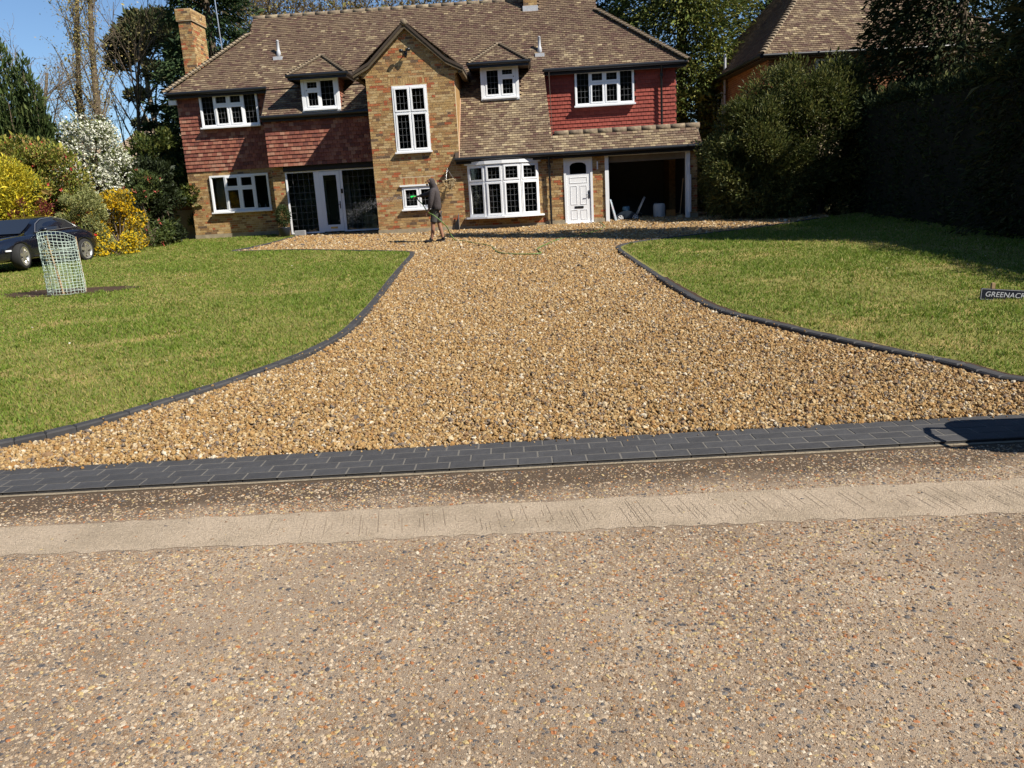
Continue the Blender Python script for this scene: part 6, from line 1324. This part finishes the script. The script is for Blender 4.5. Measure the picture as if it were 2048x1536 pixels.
for sy in (-1, 1):
    for x in (.60, -.52): MB().tube(cflank(x, sy), .006, 4).build('door_seam', M_TRIM, car, True)
    MB().tube([cflank(.60, sy)[0], cflank(0, sy)[0], cflank(-.52, sy)[0]], .006, 4).build('door_seam', M_TRIM, car, True)
    MB().tube([cflank(.9, sy, .0)[0], cflank(0, sy, .0)[0], cflank(-.7, sy, .0)[0]], .03, 6).build('sill', M_TRIM, car, True)
ws = [(.86, -.56, .85), (.86, .56, .85), (.60, .56, 1.005), (.28, .50, 1.20), (.28, -.50, 1.20), (.60, -.56, 1.005)]
MB().add([(x+.012, y, z+.016) for x, y, z in ws], [(0, 1, 2, 5), (5, 2, 3, 4)]).build('windscreen', M_CARGLASS2, car, True)
for ax in (1.27, -1.08):
    for sy in (-1, 1):
        st = R(14) if ax > 0 else 0
        wm = empty('wheel', (ax, sy*.78, .315), None, None); wm.parent = car; wm.rotation_euler = (0, 0, st if sy > 0 else st)
        wd = .11 if ax > 0 else .14; o = sy*wd
        MB().lathe([(.235, -wd), (.29, -wd), (.312, -wd*.7), (.315, 0), (.312, wd*.7), (.29, wd), (.235, wd)], (0, 0, 0), 'y', 32).build('tyre', M_TYRE, wm, True)
        rm = MB().lathe([(.19, o*.2), (.225, o*.75), (.24, o*.98), (.225, o*1.02), (.2, o*.7)], (0, 0, 0), 'y', 32).lathe([(0, o*.80), (.05, o*.82), (.06, o*.5)], (0, 0, 0), 'y', 14)
        for k in range(5):
            a = k*1.2566+.3; c_, s_ = math.cos(a), math.sin(a); pw = .035
            rm.add([(c_*.03-s_*pw*u, o*d_, s_*.03+c_*pw*u) for u in (-1, 1) for d_ in (.82, .4)]+[(c_*.225-s_*pw*1.25*u, o*d_, s_*.225+c_*pw*1.25*u) for u in (-1, 1) for d_ in (.88, .4)], [(0, 2, 6, 4), (0, 4, 5, 1), (2, 3, 7, 6)])
        rm.build('rim', M_RIM, wm, True); MB().lathe([(0, o*.1), (.17, o*.1), (.17, o*.2), (0, o*.2)], (0, 0, 0), 'y', 20).build('brake_disc', M_TRIM, wm, True)

# ------------------------------------------------------------------ wheelbarrow standing just right of the view; its shadow lies on the edging
wb = empty('wheelbarrow', (3.55, 4.33, 0), 'builders wheelbarrow on the road throwing a rounded shadow on the edging', 'wheelbarrow'); M_TRAY = mat('tray_green', (.03, .10, .05), rough=.5, var=.2); M_TUBE = mat('black_tube', (.015, .015, .016), rough=.5, var=.1)
def rrect(x0, x1, y0, y1, rd, n=6):
    p = []
    for cx, cy, a0 in ((x1-rd, y1-rd, 0), (x0+rd, y1-rd, 90), (x0+rd, y0+rd, 180), (x1-rd, y0+rd, 270)):
        for k in range(n+1): a = R(a0+90*k/n); p.append((cx+rd*math.cos(a), cy+rd*math.sin(a)))
    return p
L1 = rrect(3.00, 3.95, 4.03, 4.64, .16); L2 = rrect(3.25, 3.80, 4.15, 4.52, .12); n = len(L1)
V = [(x, y, .62-.06*(x-3.0)) for x, y in L1]+[(x, y, .33) for x, y in L2]; MB().add(V, [(i, (i+1) % n, n+(i+1) % n, n+i) for i in range(n)]+[tuple(range(n, 2*n))], 0, True).build('tray', M_TRAY, wb)
MB().tube([(2.84, 4.18, .57), (2.80, 4.30, .57), (2.80, 4.42, .57), (2.84, 4.52, .57)], .016, 6).tube([(2.84, 4.18, .57), (3.1, 4.14, .40), (3.6, 4.10, .30), (4.5, 4.06, .62)], .018, 8).tube([(2.84, 4.52, .57), (3.1, 4.53, .40), (3.6, 4.56, .30), (4.5, 4.60, .62)], .018, 8).tube([(2.84, 4.18, .57), (3.02, 4.20, .57)], .014, 6).build('frame', M_TUBE, wb)
for y in (4.11, 4.55): MB().tube([(3.72, y, .31), (3.85, y, .012), (4.05, y, .012), (4.02, y, .42)], .017, 8).build('leg', M_TUBE, wb)
for y in (4.06, 4.60): MB().tube([(4.40, y, .585), (4.56, y, .642)], .024, 8).build('grip', M_TYRE, wb)
wh = MB().lathe([(.10, 4.30), (.17, 4.295), (.19, 4.335), (.17, 4.375), (.10, 4.37)], (3.06, 0, .192), 'y', 24).build('wheel', M_TYRE, wb); MB().lathe([(0, 4.30), (.1, 4.31), (.1, 4.36), (0, 4.37)], (3.06, 0, .192), 'y', 16).build('hub', M_STEEL, wh)

flush_pieces({house.name}, PMATS)
